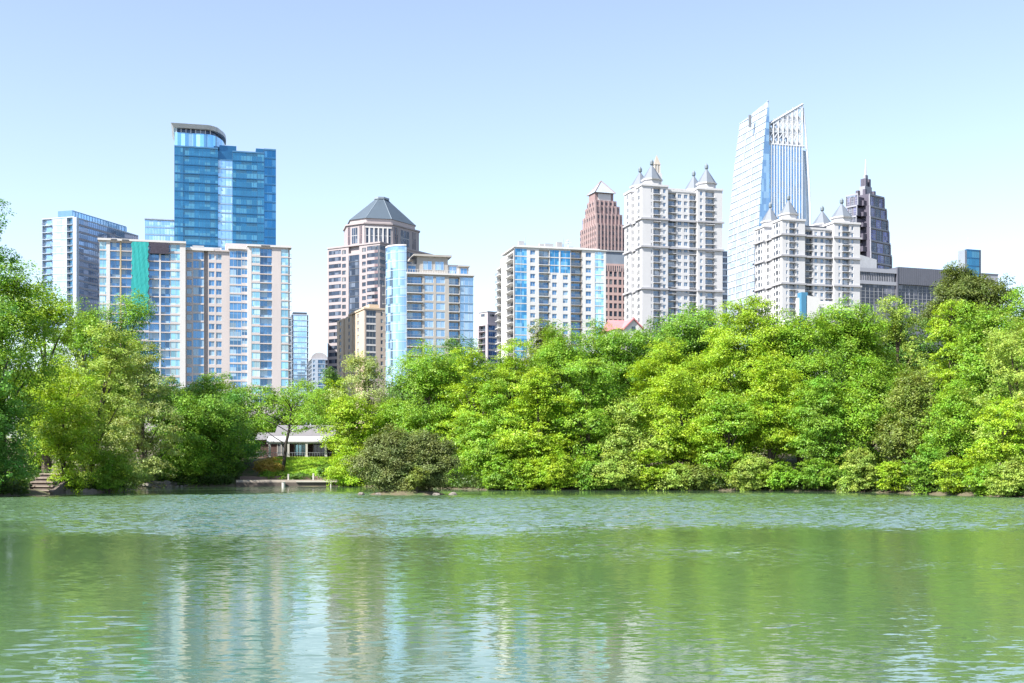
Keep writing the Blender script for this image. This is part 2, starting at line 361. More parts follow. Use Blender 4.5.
    def finish(s):
        JOIN = ('wall', 'lattice', 'louvre', 'curved_glass', 'return_glass', 'scaffold_net', 'fin_panel', 'curtain_backing', 'edge_fin', 'edge_glass', 'railing', 'terrace_railing', 'roof_mast', 'arched_window', 'fin_seam', 'gable_roof', 'frame')
        for (part, _), (b, mat) in s.mb.items():
            if part in JOIN or len(b.cuts) < 2 or len(b.cuts) > 100: b.build(part, mat, s.root)
            else:
                for q in b.pieces(): q.build(part, mat, s.root)
        for kind, lst in s.inst.items():
            lst.sort(key=lambda q: (-round(q[6]/3), -q[5]))
            for q in lst[:100]:
                if q[0] not in s.meshes: s.meshes[q[0]] = q[1]().mesh(kind, q[2])
                o = bpy.data.objects.new(kind, s.meshes[q[0]]); COL.objects.link(o); o.parent = s.root
                o.location = q[3]; o.rotation_euler = (0, 0, q[4])
            rest = lst[100:]
            if rest:
                big = MB(); mats = []
                for q in rest:
                    t = q[1](); idx = []
                    for m in q[2]:
                        if m not in mats: mats.append(m)
                        idx.append(mats.index(m))
                    c, sn = math.cos(q[4]), math.sin(q[4]); b = len(big.v); x, y, z = q[3]
                    big.v += [(x+a*c-e*sn, y+a*sn+e*c, z+g) for a, e, g in t.v]
                    big.f += [tuple(b+i for i in f) for f in t.f]; big.m += [idx[i] for i in t.m]
                big.build(kind, mats, s.root)['kind'] = 'stuff'
        return s.root
M_FRAME = wall('window_frame_grey', (.5, .52, .55), .5)
M_WFRAME = wall('window_frame_white', (.8, .8, .8), .5)
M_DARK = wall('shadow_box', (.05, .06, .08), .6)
M_RAIL = wall('railing_metal', (.16, .17, .19), .5)
M_ROOF = wall('flat_roof', (.3, .3, .31), .9)
G_COND = glass('glass_condo', (.085, .20, .36), (.22, .33, .44), .3, .45)
G_BLUE = glass('glass_blue', (.052, .205, .335), (.06, .225, .355), .35, .75, .06, (2.1, 2.1, 3.75), .1)
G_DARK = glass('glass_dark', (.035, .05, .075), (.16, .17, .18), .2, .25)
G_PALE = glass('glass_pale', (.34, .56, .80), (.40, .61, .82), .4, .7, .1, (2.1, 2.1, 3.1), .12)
G_TEAL = glass('glass_teal', (.22, .42, .52), (.36, .52, .58), .35, .5)
G_NAVY = glass('glass_navy', (.045, .06, .09), (.10, .12, .16), .3, .6, .07)

# --- tall blue glass tower with the swept crown
b = Bld('glass_tower', 'tall deep blue glass tower with curved white roof rim', 'skyscraper', 173.5, 174.3, 276, 520, 14, d=30)
zt = b.z(143); zl = b.z(138); zc = b.z(127)
FRB = wall('mullion_blue', (.08, .20, .34), .35, metal=.5); SPB = wall('spandrel_blue', (.03, .13, .26), .25, metal=.6)
xa, xb, xd = b.uR(218), b.uR(232.5), b.uR(264)
b.facade('R', [(174.3, 183, 'g'), (183, 218, 'g', dict(rec=.5))], b.z(145), b.z(262), 3.75, FRB, fr=FRB, gl=G_BLUE, sp=SPB, top=.6)
b.facade('R', [(218, 232.5, 'g', dict(gl=G_PALE, sp=wall('spandrel_pale', (.45, .62, .8), .3, metal=.3)))], b.z(156), b.z(262), 3.75, FRB, fr=FRB, top=.4, off=.8)
b.box('penthouse', SPB, b.uR(219.5), b.uR(236.5), 2.31, 14, b.z(157), b.z(141))
b.facade('R', [(232.5, 257, 'g', dict(rec=.5)), (257, 264, 'g')], b.z(147), b.z(262), 3.75, FRB, fr=FRB, gl=G_BLUE, sp=SPB, top=.6)
b.facade('R', [(264, 276, 'g', dict(gl=glass('glass_deep', (.03, .16, .33), (.035, .17, .35), .3, .75, .06, (2.1, 2.1, 3.75), .12)))], b.z(143), b.z(262), 3.75, FRB, fr=FRB, sp=SPB, top=.6)
b.box('penthouse', SPB, b.uR(256), b.w-.02, 1.52, 20, b.z(150), b.z(142.5))
b.core(SPB, b.z(147.5), 1.5, x0=.02); b.box('wall', SPB, .02, xa, 1.5, 24, b.z(150), b.z(145))
def sweep(o, z0, z1, part, mat, flare=0, inset=0):
    pts = []
    x1 = b.uR(206); x2 = b.uR(226)
    a = [(-o+inset*.2, -o+inset), (x1, -o+inset)]
    for k in range(1, 9):
        t = k/8; a.append((x1+(x2-x1+o)*math.sin(t*math.pi/2), -o+inset+(19-inset)*(1-math.cos(t*math.pi/2))))
    a += [(x2+o, 24), (-o+inset*.2, 24)]
    f = [(x-flare if x < 0 else x, y-flare if y < 5 else y) for x, y in a]
    b.loft(part, mat, [[(x, y, z0) for x, y in a], [(x, y, z1) for x, y in f]])
sweep(-.15, b.z(145)-.2, b.z(132), 'crown_glass', glass('glass_crown', (.22, .5, .78), (.3, .56, .8), .4, .7, .08, (1.5, 1.5, 8)))
sweep(-1.2, b.z(132), b.z(127.5), 'clerestory', G_NAVY)
for k in range(8): b.box('clerestory_post', wall('crown_white', (.75, .78, .82), .5), .6+k*2.0, .9+k*2.0, .6, 1.1, b.z(132), b.z(127.5))
sweep(.35, b.z(127.5), b.z(123.6), 'roof_rim', wall('crown_white', (.75, .78, .82), .5), flare=1.0)
b.finish()

# --- far left glass office with balcony edge
b = Bld('glass_office', 'pale glass block with balconies and dark reflecting side, farthest left of the skyline', 'office building', 42, 76.4, 138.5, 600, 72)
WP = wall('panel_white', (.58, .68, .82), .5)
b.facade('L', [(76.4, 73, 'w'), (73, 66.5, 'b', dict(gl=G_BLUE)), (66.5, 52, 'g', dict(gl=glass('glass_silver', (.34, .46, .64), (.38, .5, .67), .5, .5, .12, (2.1, 2.1, 3.4), .08), st=.3, nm=0)), (52, 42, 'b', dict(gl=G_PALE, out=.9))],
         b.z(216), b.z(335), 3.4, WP, fr=M_WFRAME, u_from=1.5)
G_REF = glass('glass_dark_reflection', (.19, .27, .40), (.26, .33, .46), .35, .7, .06, (7, 7, 3.4), .35)  # reflection of a dark neighbouring building put into the glass colour
b.facade('R', [(76.4, 79, 'w'), (79, 112, 'g', dict(st=1.0)), (112, 138.5, 'g', dict(st=.5))], b.z(217), b.z(335), 3.4, WP, fr=FRB, gl=G_REF, sp=wall('spandrel_grey', (.34, .36, .44), .4))
b.core(WP, b.z(217), 1.5)
x0 = b.uR(84); zt = b.z(206.5)
b.box('penthouse', wall('spandrel_blue2', (.2, .38, .58), .3, metal=.4), x0+1, b.w, 7.5, b.d-4, b.z(217), zt)
for k in range(int((b.w-x0)/2.2)):
    x = x0+1.1+k*2.2; b.window('R', x, x+2.1, 7.49, b.z(217)+.5, zt-.4, 0, FRB, G_PALE, 0)
b.facade('L', [(91, 74, 'g', dict(gl=G_PALE, st=.3, back=WP))], zt-.02, b.z(217)+.1, 2.3, WP, off=x0-.6, fr=M_WFRAME, T=1.58, u_from=7.5, top=.3)
b.finish()

b = Bld('glass_block', 'low pale blue glass block just left of the tall blue tower', 'office building', 144.5, 145, 190, 700, 14, d=22)
b.facade('R', [(145, 160, 'g', dict(gl=G_PALE, st=.7)), (160, 190, 'g', dict(gl=G_PALE, st=.7))], b.z(219), b.z(275), 4.2, WP, fr=FRB, sp=wall('spandrel_pale', (.45, .62, .8), .3))
b.core(WP, b.z(219)-.03, 1.5, x0=.02)
b.box('roof', WP, -.3, b.w, -.3, 20, b.z(219), b.z(218))
b.finish()

# --- wide condominium with the teal wrap
b = Bld('condo_tower', 'wide pinkish condominium with teal net hung down its left part', 'apartment building', 98.5, 99.2, 290, 420, 14, d=22)
PK = wall('render_pink', (.74, .67, .66), .8, .07); PW = wall('render_white', (.84, .82, .81), .8, .06); TAN = wall('trim_tan', (.62, .5, .3), .8); GREYW = wall('render_grey', (.5, .47, .48), .8)
zt = b.z(240); zl = b.z(405); p = 3.05
FL = dict(fr=M_WFRAME)
b.facade('R', [(99.2, 106.4, 'g', dict(gl=G_TEAL)), (106.4, 110, 'w', dict(wm=PW)), (110, 119.8, 'g', dict(rec=.8, st=.35)), (119.8, 121.2, 'w', dict(wm=TAN)), (121.2, 131.5, 'g', dict(rec=.8, st=.35)),
               (131.5, 149, 'g', dict(st=.6)), (149, 159.3, 'g', dict(rec=.8, st=.35)), (159.3, 160.8, 'w', dict(wm=PW)), (160.8, 170.5, 'g', dict(rec=.8, st=.35)), (170.5, 180, 'g', dict(gl=G_TEAL, st=.7)), (180, 185.5, 'w', dict(wm=PW))],
         zt, zl, p, PK, **FL)
zm = b.z(245.5)
b.facade('R', [(185.5, 193, 'n', dict(f=.7, sill=.6)), (193, 204, 'g', dict(st=.5)), (204, 208, 'w', dict(wm=GREYW, rec=1.2)), (208, 222.5, 'n', dict(k=2, f=.78, sill=.6)), (222.5, 229.5, 'w')],
         zm, zl, p, PK, off=2.2, **FL)
b.facade('R', [(229.5, 241.5, 'g', dict(st=.5)), (241.5, 247.5, 'g', dict(st=.9))], b.z(243), zl, p, PK, off=1.1, **FL)
b.facade('R', [(247.5, 251.5, 'w', dict(wm=PW)), (251.5, 260, 'g', dict(gl=G_TEAL, st=.8)), (260, 272, 'g', dict(rec=.8, st=.35)), (272, 281, 'w'), (281, 288.4, 'g', dict(gl=G_TEAL, st=.5))], zt, zl, p, PK, **FL)
zz = zt-.5
while zz > zl+2:
    zz -= p; b.balcony('R', b.uR(288.5), b.w+.6, 1.5, 1.45, zz+.24, 0, PW, M_RAIL)
b.core(PK, zm-.03, 1.52, y0=3.72); b.box('wall', PK, .02, b.uR(185.5), 1.5, 3.7, zl-5, zt-.02)
b.box('wall', PK, b.uR(229.5, 1.1), b.uR(247.5), 2.62, 3.7, zl-5, zm-.5); b.box('wall', PK, b.uR(247.5)+.05, b.w, 1.5, 3.7, zl-5, zt-.02)
b.box('cornice', PW, -.5, b.uR(186), -.5, 4, zt, zt+.7); b.box('cornice', PW, b.uR(247), b.w+.6, -.5, 4, zt, zt+.7)
b.box('cornice', PW, b.uR(185.9, 2.2), b.uR(214, 2.2), 1.6, 9, zm, zm+.9); b.box('cornice', PK, b.uR(214, 2.2)+.01, b.uR(229.4, 2.2), 1.7, 9, zm, zm+.5)
b.box('cornice', PW, b.uR(228, 1.1), b.uR(247, 1.1)-.3, .6, 9, b.z(243), b.z(243)+.9)
b.box('penthouse', PW, b.uR(190), b.uR(222), 10, 19, zm-1, zm+2.6); b.box('penthouse', PK, b.uR(226), b.uR(250), 10, 19, zm-1, zm+4.4)
b.box('vent_louvre', M_DARK, b.uR(111), b.uR(117), -.56, -.5, zt+.1, zt+.5); b.box('vent_louvre', M_DARK, b.uR(122), b.uR(129), -.56, -.5, zt+.1, zt+.5); b.box('vent_louvre', M_DARK, b.uR(261), b.uR(270), -.56, -.5, zt+.1, zt+.5)
b.plant(3, b.w-4, 6, 9, zm, 9, 4)
def net(px0, px1, pya, pyb, part, mat, seed):
    rng = random.Random(seed); x0, x1 = b.uR(px0), b.uR(px1); nx, nz = 14, 30; z0, z1 = b.z(pyb), b.z(pya)
    m = b.M(part, mat); base = len(m.v)
    for j in range(nz+1):
        for i in range(nx+1):
            e = .35*math.sin(i*1.7+j*.35)+.25*rng.uniform(-1, 1)
            jag = rng.uniform(0, 1.4) if j == 0 else 0
            m.v.append((x0+(x1-x0)*i/nx+(rng.uniform(-.35, .35) if i in (0, nx) else 0), -.75+.06*e, z0+jag+(z1-z0)*j/nz-b.zb))
    for j in range(nz):
        for i in range(nx):
            a = base+j*(nx+1)+i; m.f.append((a, a+1, a+nx+2, a+nx+1)); m.m.append(0)
net(131.8, 148.6, 240.5, 314, 'scaffold_net', wall('net_teal', (.015, .30, .29), .8, .15, .5), 3)
net(150, 169, 240.5, 252, 'scaffold_net', wall('net_black', (.045, .04, .06), .9, .3, 1), 4)
b.finish()

b = Bld('slim_tower', 'slim pale blue glass tower just right of the wide pinkish condominium', 'skyscraper', 289, 291.5, 308.5, 700, 14)
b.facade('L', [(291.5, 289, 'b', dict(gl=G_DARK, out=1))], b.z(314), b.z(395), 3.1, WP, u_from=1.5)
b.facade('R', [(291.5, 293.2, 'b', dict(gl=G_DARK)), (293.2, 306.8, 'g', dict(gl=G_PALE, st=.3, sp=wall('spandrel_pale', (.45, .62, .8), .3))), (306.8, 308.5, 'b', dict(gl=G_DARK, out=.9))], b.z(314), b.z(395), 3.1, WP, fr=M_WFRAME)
b.core(WP, b.z(314)-.02); b.box('roof', M_DARK, b.uR(293), b.uR(307), .3, b.d-1, b.z(314), b.z(312))
b.finish()

b = Bld('domed_apartment', 'small distant pale apartment block with rounded vaulted top, beside the granite tower', 'apartment building', 307.5, 312, 329, 880, 14)
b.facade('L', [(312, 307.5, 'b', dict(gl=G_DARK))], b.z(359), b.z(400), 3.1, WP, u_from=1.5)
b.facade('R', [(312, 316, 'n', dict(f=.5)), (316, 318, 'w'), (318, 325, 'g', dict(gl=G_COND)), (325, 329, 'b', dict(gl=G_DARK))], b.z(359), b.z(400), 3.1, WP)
b.core(WP, b.z(359)-.02)
cx = (b.uR(311)+b.uR(328))/2; hw = (b.uR(328)-b.uR(311))/2; zz = b.z(359)
b.loft('roof', wall('roof_pale', (.6, .58, .6), .7), [[(cx+hw*math.cos(a), y, zz+(b.z(352)-zz)*math.sin(a)) for a in [math.pi*k/10 for k in range(11)]] for y in (1, b.d-1)])
b.finish()

# --- granite office with the faceted pyramid roof
b = Bld('granite_tower', 'pinkish granite office tower crowned by a grey faceted pyramid roof', 'skyscraper', 327.5, 380, 434, 700, 58)
GR = wall('granite_pink', (.48, .42, .43), .6, .06); GD = wall('granite_brown', (.17, .12, .13), .5); RS = wall('slate_roof', (.062, .085, .11), .5, .08)
zt = b.z(243); zl = b.z(385); p = 3.95
bands = dict(gl=G_NAVY, st=1.6)
b.facade('L', [(380, 374.5, 'g', dict(gl=G_DARK, st=1.5, sp=GD)), (374.5, 367, 'g', bands), (367, 361, 'n', dict(f=.62, gl=G_DARK, sill=1.2)), (361, 359.3, 'w'), (359.3, 348.6, 'g', dict(gl=G_NAVY, st=.35, sp=M_DARK, zt=b.z(250))), (348.6, 347, 'w'),
               (347, 341, 'n', dict(f=.62, gl=G_DARK, sill=1.2)), (341, 328.8, 'g', bands), (328.8, 327.5, 'w')], zt, zl, p, GR, fr=M_DARK, u_from=1.5, top=1.2)
b.facade('R', [(380, 388, 'g', dict(gl=G_DARK, st=1.5)), (388, 397, 'n', dict(k=2, f=.6, gl=G_DARK)), (397, 417, 'g', dict(gl=G_NAVY, st=1.2, sp=GD)), (417, 434, 'g', bands)], zt, b.z(290), p, GR, fr=M_DARK, top=1.2)
b.core(GR, zt-.02)
b.box('cornice', GR, -.4, b.w, -.4, b.d, zt, zt+.9)
def octo(f, cut, k=1.):
    W_, D_ = b.w, b.d; x0, x1, y0, y1 = W_*f, W_*(1-f), D_*f, D_*(1-f); c = cut*min(W_, D_)*(1-2*f)
    q = [(x0+c, y0), (x1-c, y0), (x1, y0+c), (x1, y1-c), (x1-c, y1), (x0+c, y1), (x0, y1-c), (x0, y0+c)]
    return [(W_/2+(x-W_/2)*k, D_/2+(y-D_/2)*k) for x, y in q]
z1, z2, z3, z4 = zt+.9, b.z(225, 12), b.z(218.5, 12), b.z(196.5, 22)
b.prism('drum', GR, octo(.035, .32), z1, z2); b.prism('parapet', GR, octo(.02, .32), z2, z2+.8); b.prism('parapet', wall('granite_light', (.64, .56, .55), .6, .05), octo(.085, .32), z2+.8, z3)
o0 = octo(.07, .32); o1 = octo(.07, .32, .19)
b.loft('roof', RS, [[(x, y, z3) for x, y in o0], [(x, y, z4) for x, y in o1]])
b.prism('roof_cap', wall('cap_metal', (.2, .24, .28), .5), octo(.07, .32, .22), z4, z4+1.2)
for k in range(8):                                      # raised seams on the hips of the pyramid
    m = b.M('roof_seam', wall('cap_metal', (.2, .24, .28), .5)); q = Vector((*o0[k], z3-b.zb)); r_ = Vector((*o1[k], z4-b.zb)); m.tube([q, r_], [.18, .14], 5)
oc = octo(.035, .32)
for i in (0, 6, 7):                                     # windows and columns of the drum's three visible sides
    a = Vector(oc[i]); e = Vector(oc[(i+1) % 8]); dr = (e-a); ln = dr.length; dr.normalize(); nr = Vector((dr.y, -dr.x)); ang = math.atan2(dr.y, dr.x); hh = z2-z1
    def place(kind, t0, t1, h0, h1, mats, dep=0, nm=1):
        wd = (t1-t0)*ln; c = a+dr*(t0+t1)/2*ln+nr*dep
        m = MB()
        if kind == 'window':
            m.quad([(-wd/2, -.06, 0), (wd/2, -.06, 0), (wd/2, -.06, h1-h0), (-wd/2, -.06, h1-h0)], 1)
            for j in range(nm+2): x = -wd/2+wd*j/(nm+1); m.box(x-.1, x+.1, -.14, -.004, 0, h1-h0)
            m.box(-wd/2, wd/2, -.12, -.006, (h1-h0)*.48, (h1-h0)*.52)
        else: m.box(-wd/2, wd/2, -.5, -.004, 0, h1-h0)
        o = m.build(kind, mats, b.root); o.location = (c.x, c.y, z1+h0-b.zb); o.rotation_euler = (0, 0, ang)
    if i == 7:
        place('window', .06, .94, .8, hh-2.2, [M_FRAME, G_NAVY], nm=9)
        for t in (.18, .34, .5, .66, .82): place('column', t-.025, t+.025, .8, hh-2.2, [PW])
        place('lintel', .03, .97, hh-2.2, hh-1.4, [PW])
    else:
        place('window', .30, .62, 1, hh-1.6, [M_FRAME, G_NAVY], nm=2)
        for t in (.08, .15, .74, .82): place('window', t, t+.045, .5, hh-1, [GD, G_DARK], nm=0)
b.finish()

b = Bld('cream_condo', 'narrow cream apartment block in front of the granite tower', 'apartment building', 337, 364.5, 387.5, 540, 22)
CR = wall('render_cream', (.80, .64, .47), .8, .06); CG = wall('render_cream_shaded', (.62, .52, .44), .8, .06)  # second render is a darker copy: the right face's shade painted in
zt = b.z(309); zl = b.z(385)
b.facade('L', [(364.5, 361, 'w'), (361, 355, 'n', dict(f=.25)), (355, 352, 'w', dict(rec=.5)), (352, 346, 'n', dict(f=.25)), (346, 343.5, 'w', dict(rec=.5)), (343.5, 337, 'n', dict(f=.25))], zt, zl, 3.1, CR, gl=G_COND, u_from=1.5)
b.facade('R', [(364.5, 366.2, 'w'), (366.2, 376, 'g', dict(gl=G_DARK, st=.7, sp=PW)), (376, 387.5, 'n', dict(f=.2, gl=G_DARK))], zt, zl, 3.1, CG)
b.core(CR, zt-.02); b.box('cornice', CR, -.35, b.w, -.35, b.d*.55, zt, zt+.7); b.box('penthouse', CR, 3, b.w-3, 3, b.d*.7, zt, zt+2.6)
b.finish()

# --- condominium with the curved glass corner
b = Bld('curved_condo', 'grey stone condominium with a curved pale glass corner and a stepped crown', 'apartment building', 385, 388.5, 473.5, 440, 14)
SG = wall('stone_warm_grey', (.56, .53, .49), .8, .08); zt = b.z(273); zl = b.z(375); p = 3.2
xc = b.uR(406.5); G_SKY = glass('glass_sky', (.25, .385, .53), (.28, .41, .55), .4, .75, .06, (1.6, 1.6, 3.2), .07)
b.facade('R', [(406.5, 423, 'b', dict(gl=G_COND, slab=PW, out=.6)), (423, 424.5, 'w'), (424.5, 433.5, 'g', dict(gl=G_SKY, st=.7)), (433.5, 436, 'w'), (436, 445, 'g', dict(gl=G_SKY, st=.7)), (445, 448.5, 'w'),
               (448.5, 460, 'b', dict(gl=G_COND, slab=PW, out=.6)), (460, 473.5, 'g', dict(gl=G_SKY, st=.25, sp=FRB))], zt, zl, p, SG, fr=M_WFRAME)
b.core(SG, zt-.02, x0=3.5); b.box('wall', SG, .5, 3.4, 6.5, b.d, zl-5, zt-.02)
zcv = b.z(245)
def arc(r, n=12): return [(xc-(xc+.0)*math.sin(math.pi/2*k/n)*r, 7*(1-math.cos(math.pi/2*k/n)) if r == 1 else 7*(1-math.cos(math.pi/2*k/n))) for k in range(n+1)]
A = arc(1); poly = A+[(xc*.3, 9), (xc-.02, 9)]
z = zl-4; k = 0
while z < zcv-.1:                                       # each storey of the curved glass
    m = b.M('curved_glass', G_SKY); z1 = min(z+p, zcv)
    for i in range(12):
        (x0, y0), (x1, y1) = A[i], A[i+1]
        m.quad([(x1, y1, z+.2-b.zb), (x0, y0, z+.2-b.zb), (x0, y0, z1-b.zb), (x1, y1, z1-b.zb)])
    b.prism('floor_band', wall('band_pale', (.6, .7, .8), .4), [(x*1.0-.03, y-.06) for x, y in A]+[(xc*.3, 9), (xc-.02, 9)], z, z+.2); z += p
b.prism('curved_roof', PW, [(x-.1, y-.2) for x, y in A]+[(xc*.3, 9), (xc+.2, 9)], zcv, zcv+.5)
b.box('wall', SG, xc*.3, xc-.03, 6.9, 8.9, zt, zcv-.05)
b.facade('L', [(388.4, 385, 'b', dict(gl=G_COND, out=1))], zt, zl, p, SG, u_from=7.5)
b.box('cornice', PW, xc, b.w+.4, -.5, b.d, zt, zt+.6)
zr = b.z(254)
b.box('crown', SG, b.uR(418), b.uR(449), 2.2, 14, zt+.6, zr); b.box('crown_cornice', SG, b.uR(414.5), b.uR(452.5), 1.2, 15, zr, zr+.7)
for a0, a1 in ((424, 433), (436, 445)): b.window('R', b.uR(a0), b.uR(a1), 2.2, zt+2.0, zr-1.6, 0, M_WFRAME, G_SKY, 1)
b.box('crown', PW, b.uR(407.5), b.uR(418)-.02, 2.6, 14, zt+.6, b.z(262)); b.window('R', b.uR(409), b.uR(417), 2.6, zt+1, b.z(262)-.6, 0, M_WFRAME, G_COND, 1)
b.box('crown', PW, b.uR(449)+.02, b.uR(460), 2.6, 14, zt+.6, b.z(261)); b.window('R', b.uR(450), b.uR(458), 2.6, zt+1, b.z(261)-.6, 0, M_WFRAME, G_SKY, 1)
b.box('crown', SG, b.uR(460)+.02, b.uR(470), 2.3, 12, zt+.6, b.z(263)); b.box('crown_cornice', SG, b.uR(459.5), b.uR(471), 1.8, 12.5, b.z(263), b.z(261.5)); b.window('R', b.uR(461.5), b.uR(468.5), 2.3, zt+1, b.z(263)-.5, 0, M_WFRAME, G_COND, 1)
x = xc+.3
while x < b.uR(459):
    b.box('terrace_railing', PW, x, x+.12, -.3, -.2, zt+.6, zt+1.6); x += .9
b.box('terrace_railing', PW, xc+.2, b.uR(459.5), -.32, -.18, zt+1.6, zt+1.7)
b.finish()

b = Bld('grey_apartment', 'small lilac-grey apartment block in the gap left of the white and blue condominium', 'apartment building', 477.5, 487.5, 500, 640, 40)
LG = wall('render_lilac', (.62, .56, .6), .8, .06)
b.facade('L', [(487.5, 486, 'w'), (486, 478.5, 'b', dict(gl=G_DARK, out=.7)), (478.5, 477.5, 'w')], b.z(324), b.z(365), 3.3, LG, u_from=1.5)
b.facade('R', [(487.5, 488.6, 'w'), (488.6, 497, 'g', dict(gl=glass('glass_royal', (.05, .15, .36), (.1, .2, .4), .3, .5), st=.8, sp=PW)), (497, 500, 'w')], b.z(324), b.z(365), 3.3, LG)
b.core(LG, b.z(324)-.02); b.box('penthouse', LG, .6, b.w, .6, b.d-.5, b.z(324), b.z(311.5))
b.window('R', 2, 5, .6, b.z(316), b.z(313.5), 0, M_FRAME, G_DARK); b.window('L', 3, 6, .6, b.z(316), b.z(313), 0, M_FRAME, G_DARK); b.box('roof', M_FRAME, .3, b.w, .3, b.d, b.z(311.5), b.z(310.8))
b.finish()

# --- white condominium with bright blue corner bay
b = Bld('white_condo', 'white condominium with bright blue corner glass and rows of grey balconies', 'apartment building', 497, 514.8, 606, 485, 14)
WH = wall('render_bright', (.86, .86, .85), .8, .05); zt = b.z(247); zl = b.z(365); p = 3.1
G_CY = glass('glass_azure', (.06, .26, .47), (.12, .34, .55), .3, .6, .06, (2, 2, 3.1), .25); G_LT = glass('glass_light', (.36, .62, .78), (.5, .7, .8), .35, .6)
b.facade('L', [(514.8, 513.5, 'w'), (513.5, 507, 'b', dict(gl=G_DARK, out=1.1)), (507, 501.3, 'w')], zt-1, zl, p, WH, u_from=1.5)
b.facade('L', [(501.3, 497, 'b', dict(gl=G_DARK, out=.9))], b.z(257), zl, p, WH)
zq = zt-.5-3*p-.01
b.facade('R', [(514.8, 527, 'g', dict(gl=G_CY, st=.25, rec=.12, nm=1)), (527, 538.5, 'n', dict(f=.44)), (538.5, 549.8, 'b'), (549.8, 559.2, 'g', dict(gl=G_CY, st=.25, zb=zq, nobase=1, nm=1)), (559.2, 560.4, 'w'), (560.4, 570.6, 'g', dict(gl=G_CY, st=.25, zb=zq, nobase=1, nm=1)),
               (570.6, 582, 'b', dict(wm=wall('render_taupe', (.5, .46, .42), .8))), (582, 595, 'n', dict(f=.42)), (595, 604, 'g', dict(gl=G_LT, st=.3, nm=1)), (604, 606, 'w')], zt, zl, p, WH, gl=G_COND, fr=M_WFRAME)
b.facade('R', [(549.8, 559.2, 'n', dict(f=.5)), (560.4, 570.6, 'n', dict(f=.5))], zq, zl, p, WH, gl=G_COND, fr=M_WFRAME, top=.02)
b.core(WH, zt-.02); b.box('roof', WH, -.4, b.w+.2, -.4, b.d*.7, zt, zt+.35)
b.box('penthouse', WH, b.uR(520), b.uR(602), 3, b.d*.65, zt+.35, b.z(243.8))
b.plant(3, b.w-4, 4, 9, b.z(243.8), 6, 8); xm = b.uR(574); zz = b.z(243.8)
b.M('roof_mast', M_WFRAME).tube([(xm, 8, zz-b.zb), (xm, 8, b.z(233)-b.zb)], [.22, .12], 6); b.box('roof_mast', M_WFRAME, xm-1, xm+1.1, 7.7, 8.3, b.z(237), b.z(236)); b.box('roof_mast', M_WFRAME, xm-.6, xm+.7, 7.7, 8.3, b.z(234.5), b.z(233.8))
b.finish()

# --- pink tower with glass pyramid
b = Bld('pink_tower', 'pinkish brown stepped stone tower topped by a pale glass pyramid', 'skyscraper', 580, 597, 625, 900, 20)
PB = wall('stone_rose', (.23, .16, .16), .7, .07); PBD = wall('stone_rose_pale', (.31, .235, .23), .7, .07)
zl = b.z(275); p = 4.3
G_BR = glass('glass_brown', (.05, .04, .05), (.14, .1, .1), .3, .4)
def tier(x0, x1, y0, y1, z0, z1, nR, nL):
    b.box('wall', PB, x0, x1, y0, y1, z0, z1)
    for nn, face, a0, a1, off in ((nR, 'R', x0, x1, y0), (nL, 'L', y0, y1, x0)):
        st = (a1-a0)/nn
        for k in range(nn):
            zz = z1-1.2-2.6
            b.fb(face, 'wall', PBD, a0+st*k+.01, a0+st*k+st*.28, -.5, -.01, z0, z1, off)
            while zz > z0+.3:
                b.window(face, a0+st*k+st*.36, a0+st*k+st*.92, 0, zz, zz+2.5, off, PBD, G_BR, 0); zz -= p
w, d = b.w, b.d
tier(0, w, 0, d, b.zb-1, b.z(223), 9, 8) if False else None
zz0 = b.z(223); b.box('wall', PB, 0, w, 0, d, b.zb-1, b.z(285)); tier(0, w, 0, d, b.z(285), zz0, 8, 8)
tier(w*.03, w*.97, d*.10, d*.9, zz0, b.z(212), 7, 6); tier(w*.06, w*.94, d*.2, d*.8, b.z(212), b.z(203), 6, 5); tier(w*.10, w*.88, d*.28, d*.75, b.z(203), b.z(197), 5, 3)
b.box('wall', PB, w*.14, w*.80, d*.34, d*.7, b.z(197), b.z(189))
b.box('louvre_panel', PW, w*.24, w*.70, d*.34-.4, d*.34-.01, b.z(196.5), b.z(190))
for x0 in (.13, .42, .66): b.box('tall_window', G_BR, w*x0, w*(x0+.1), d*.2-.35, d*.2-.02, b.z(220), b.z(205)); b.box('tall_window', PBD, w*(x0+.1), w*(x0+.13), d*.2-.5, d*.2-.02, b.z(221), b.z(203))
PYG = wall('pyramid_glass', (.30, .35, .40), .35, .1); px0, px1, py0, py1, pz0, pz1 = w*.10, w*.84, d*.28, d*.76, b.z(189), b.z(175.5)
b.pyr('glass_pyramid', PYG, px0, px1, py0, py1, pz0, pz1, .02)
for x_, y_ in ((px0, py0), (px1, py0), (px0, py1), (px1, py1)): b.M('hip_rib', PB).tube([(x_, y_, pz0-b.zb), ((px0+px1)/2, (py0+py1)/2, pz1-b.zb+.4)], [.4, .3], 5)
b.finish()

b = Bld('grid_office', 'pink office block with a regular grid of dark windows below a blue-grey band', 'office building', 592, 596, 640, 620, 14)
GP = wall('stone_salmon', (.66, .47, .44), .7, .06)
cols = []
x = 604.
while x < 634: cols.append((x, x+4.6, 'n', dict(f=.66, sill=.9, head=.5, nm=0, gl=G_DARK))); x += 4.6
b.facade('R', [(596, 604, 'w')]+cols, b.z(263), b.z(345), 4.0, GP, fr=M_DARK, top=3.4)
cx = b.uR(604)
for k in range(14): b.box('slot_window', G_DARK, cx+k*1.15, cx+k*1.15+.45, -.04, .3, b.z(270.5), b.z(265))
b.core(GP, b.z(263)-.02, x0=.02); b.box('attic', wall('band_bluegrey', (.3, .36, .44), .5), .5, b.w, .5, b.d, b.z(263), b.z(251)); b.box('roof', M_FRAME, 0, b.w, 0, b.d, b.z(251), b.z(249.5))
b.finish()

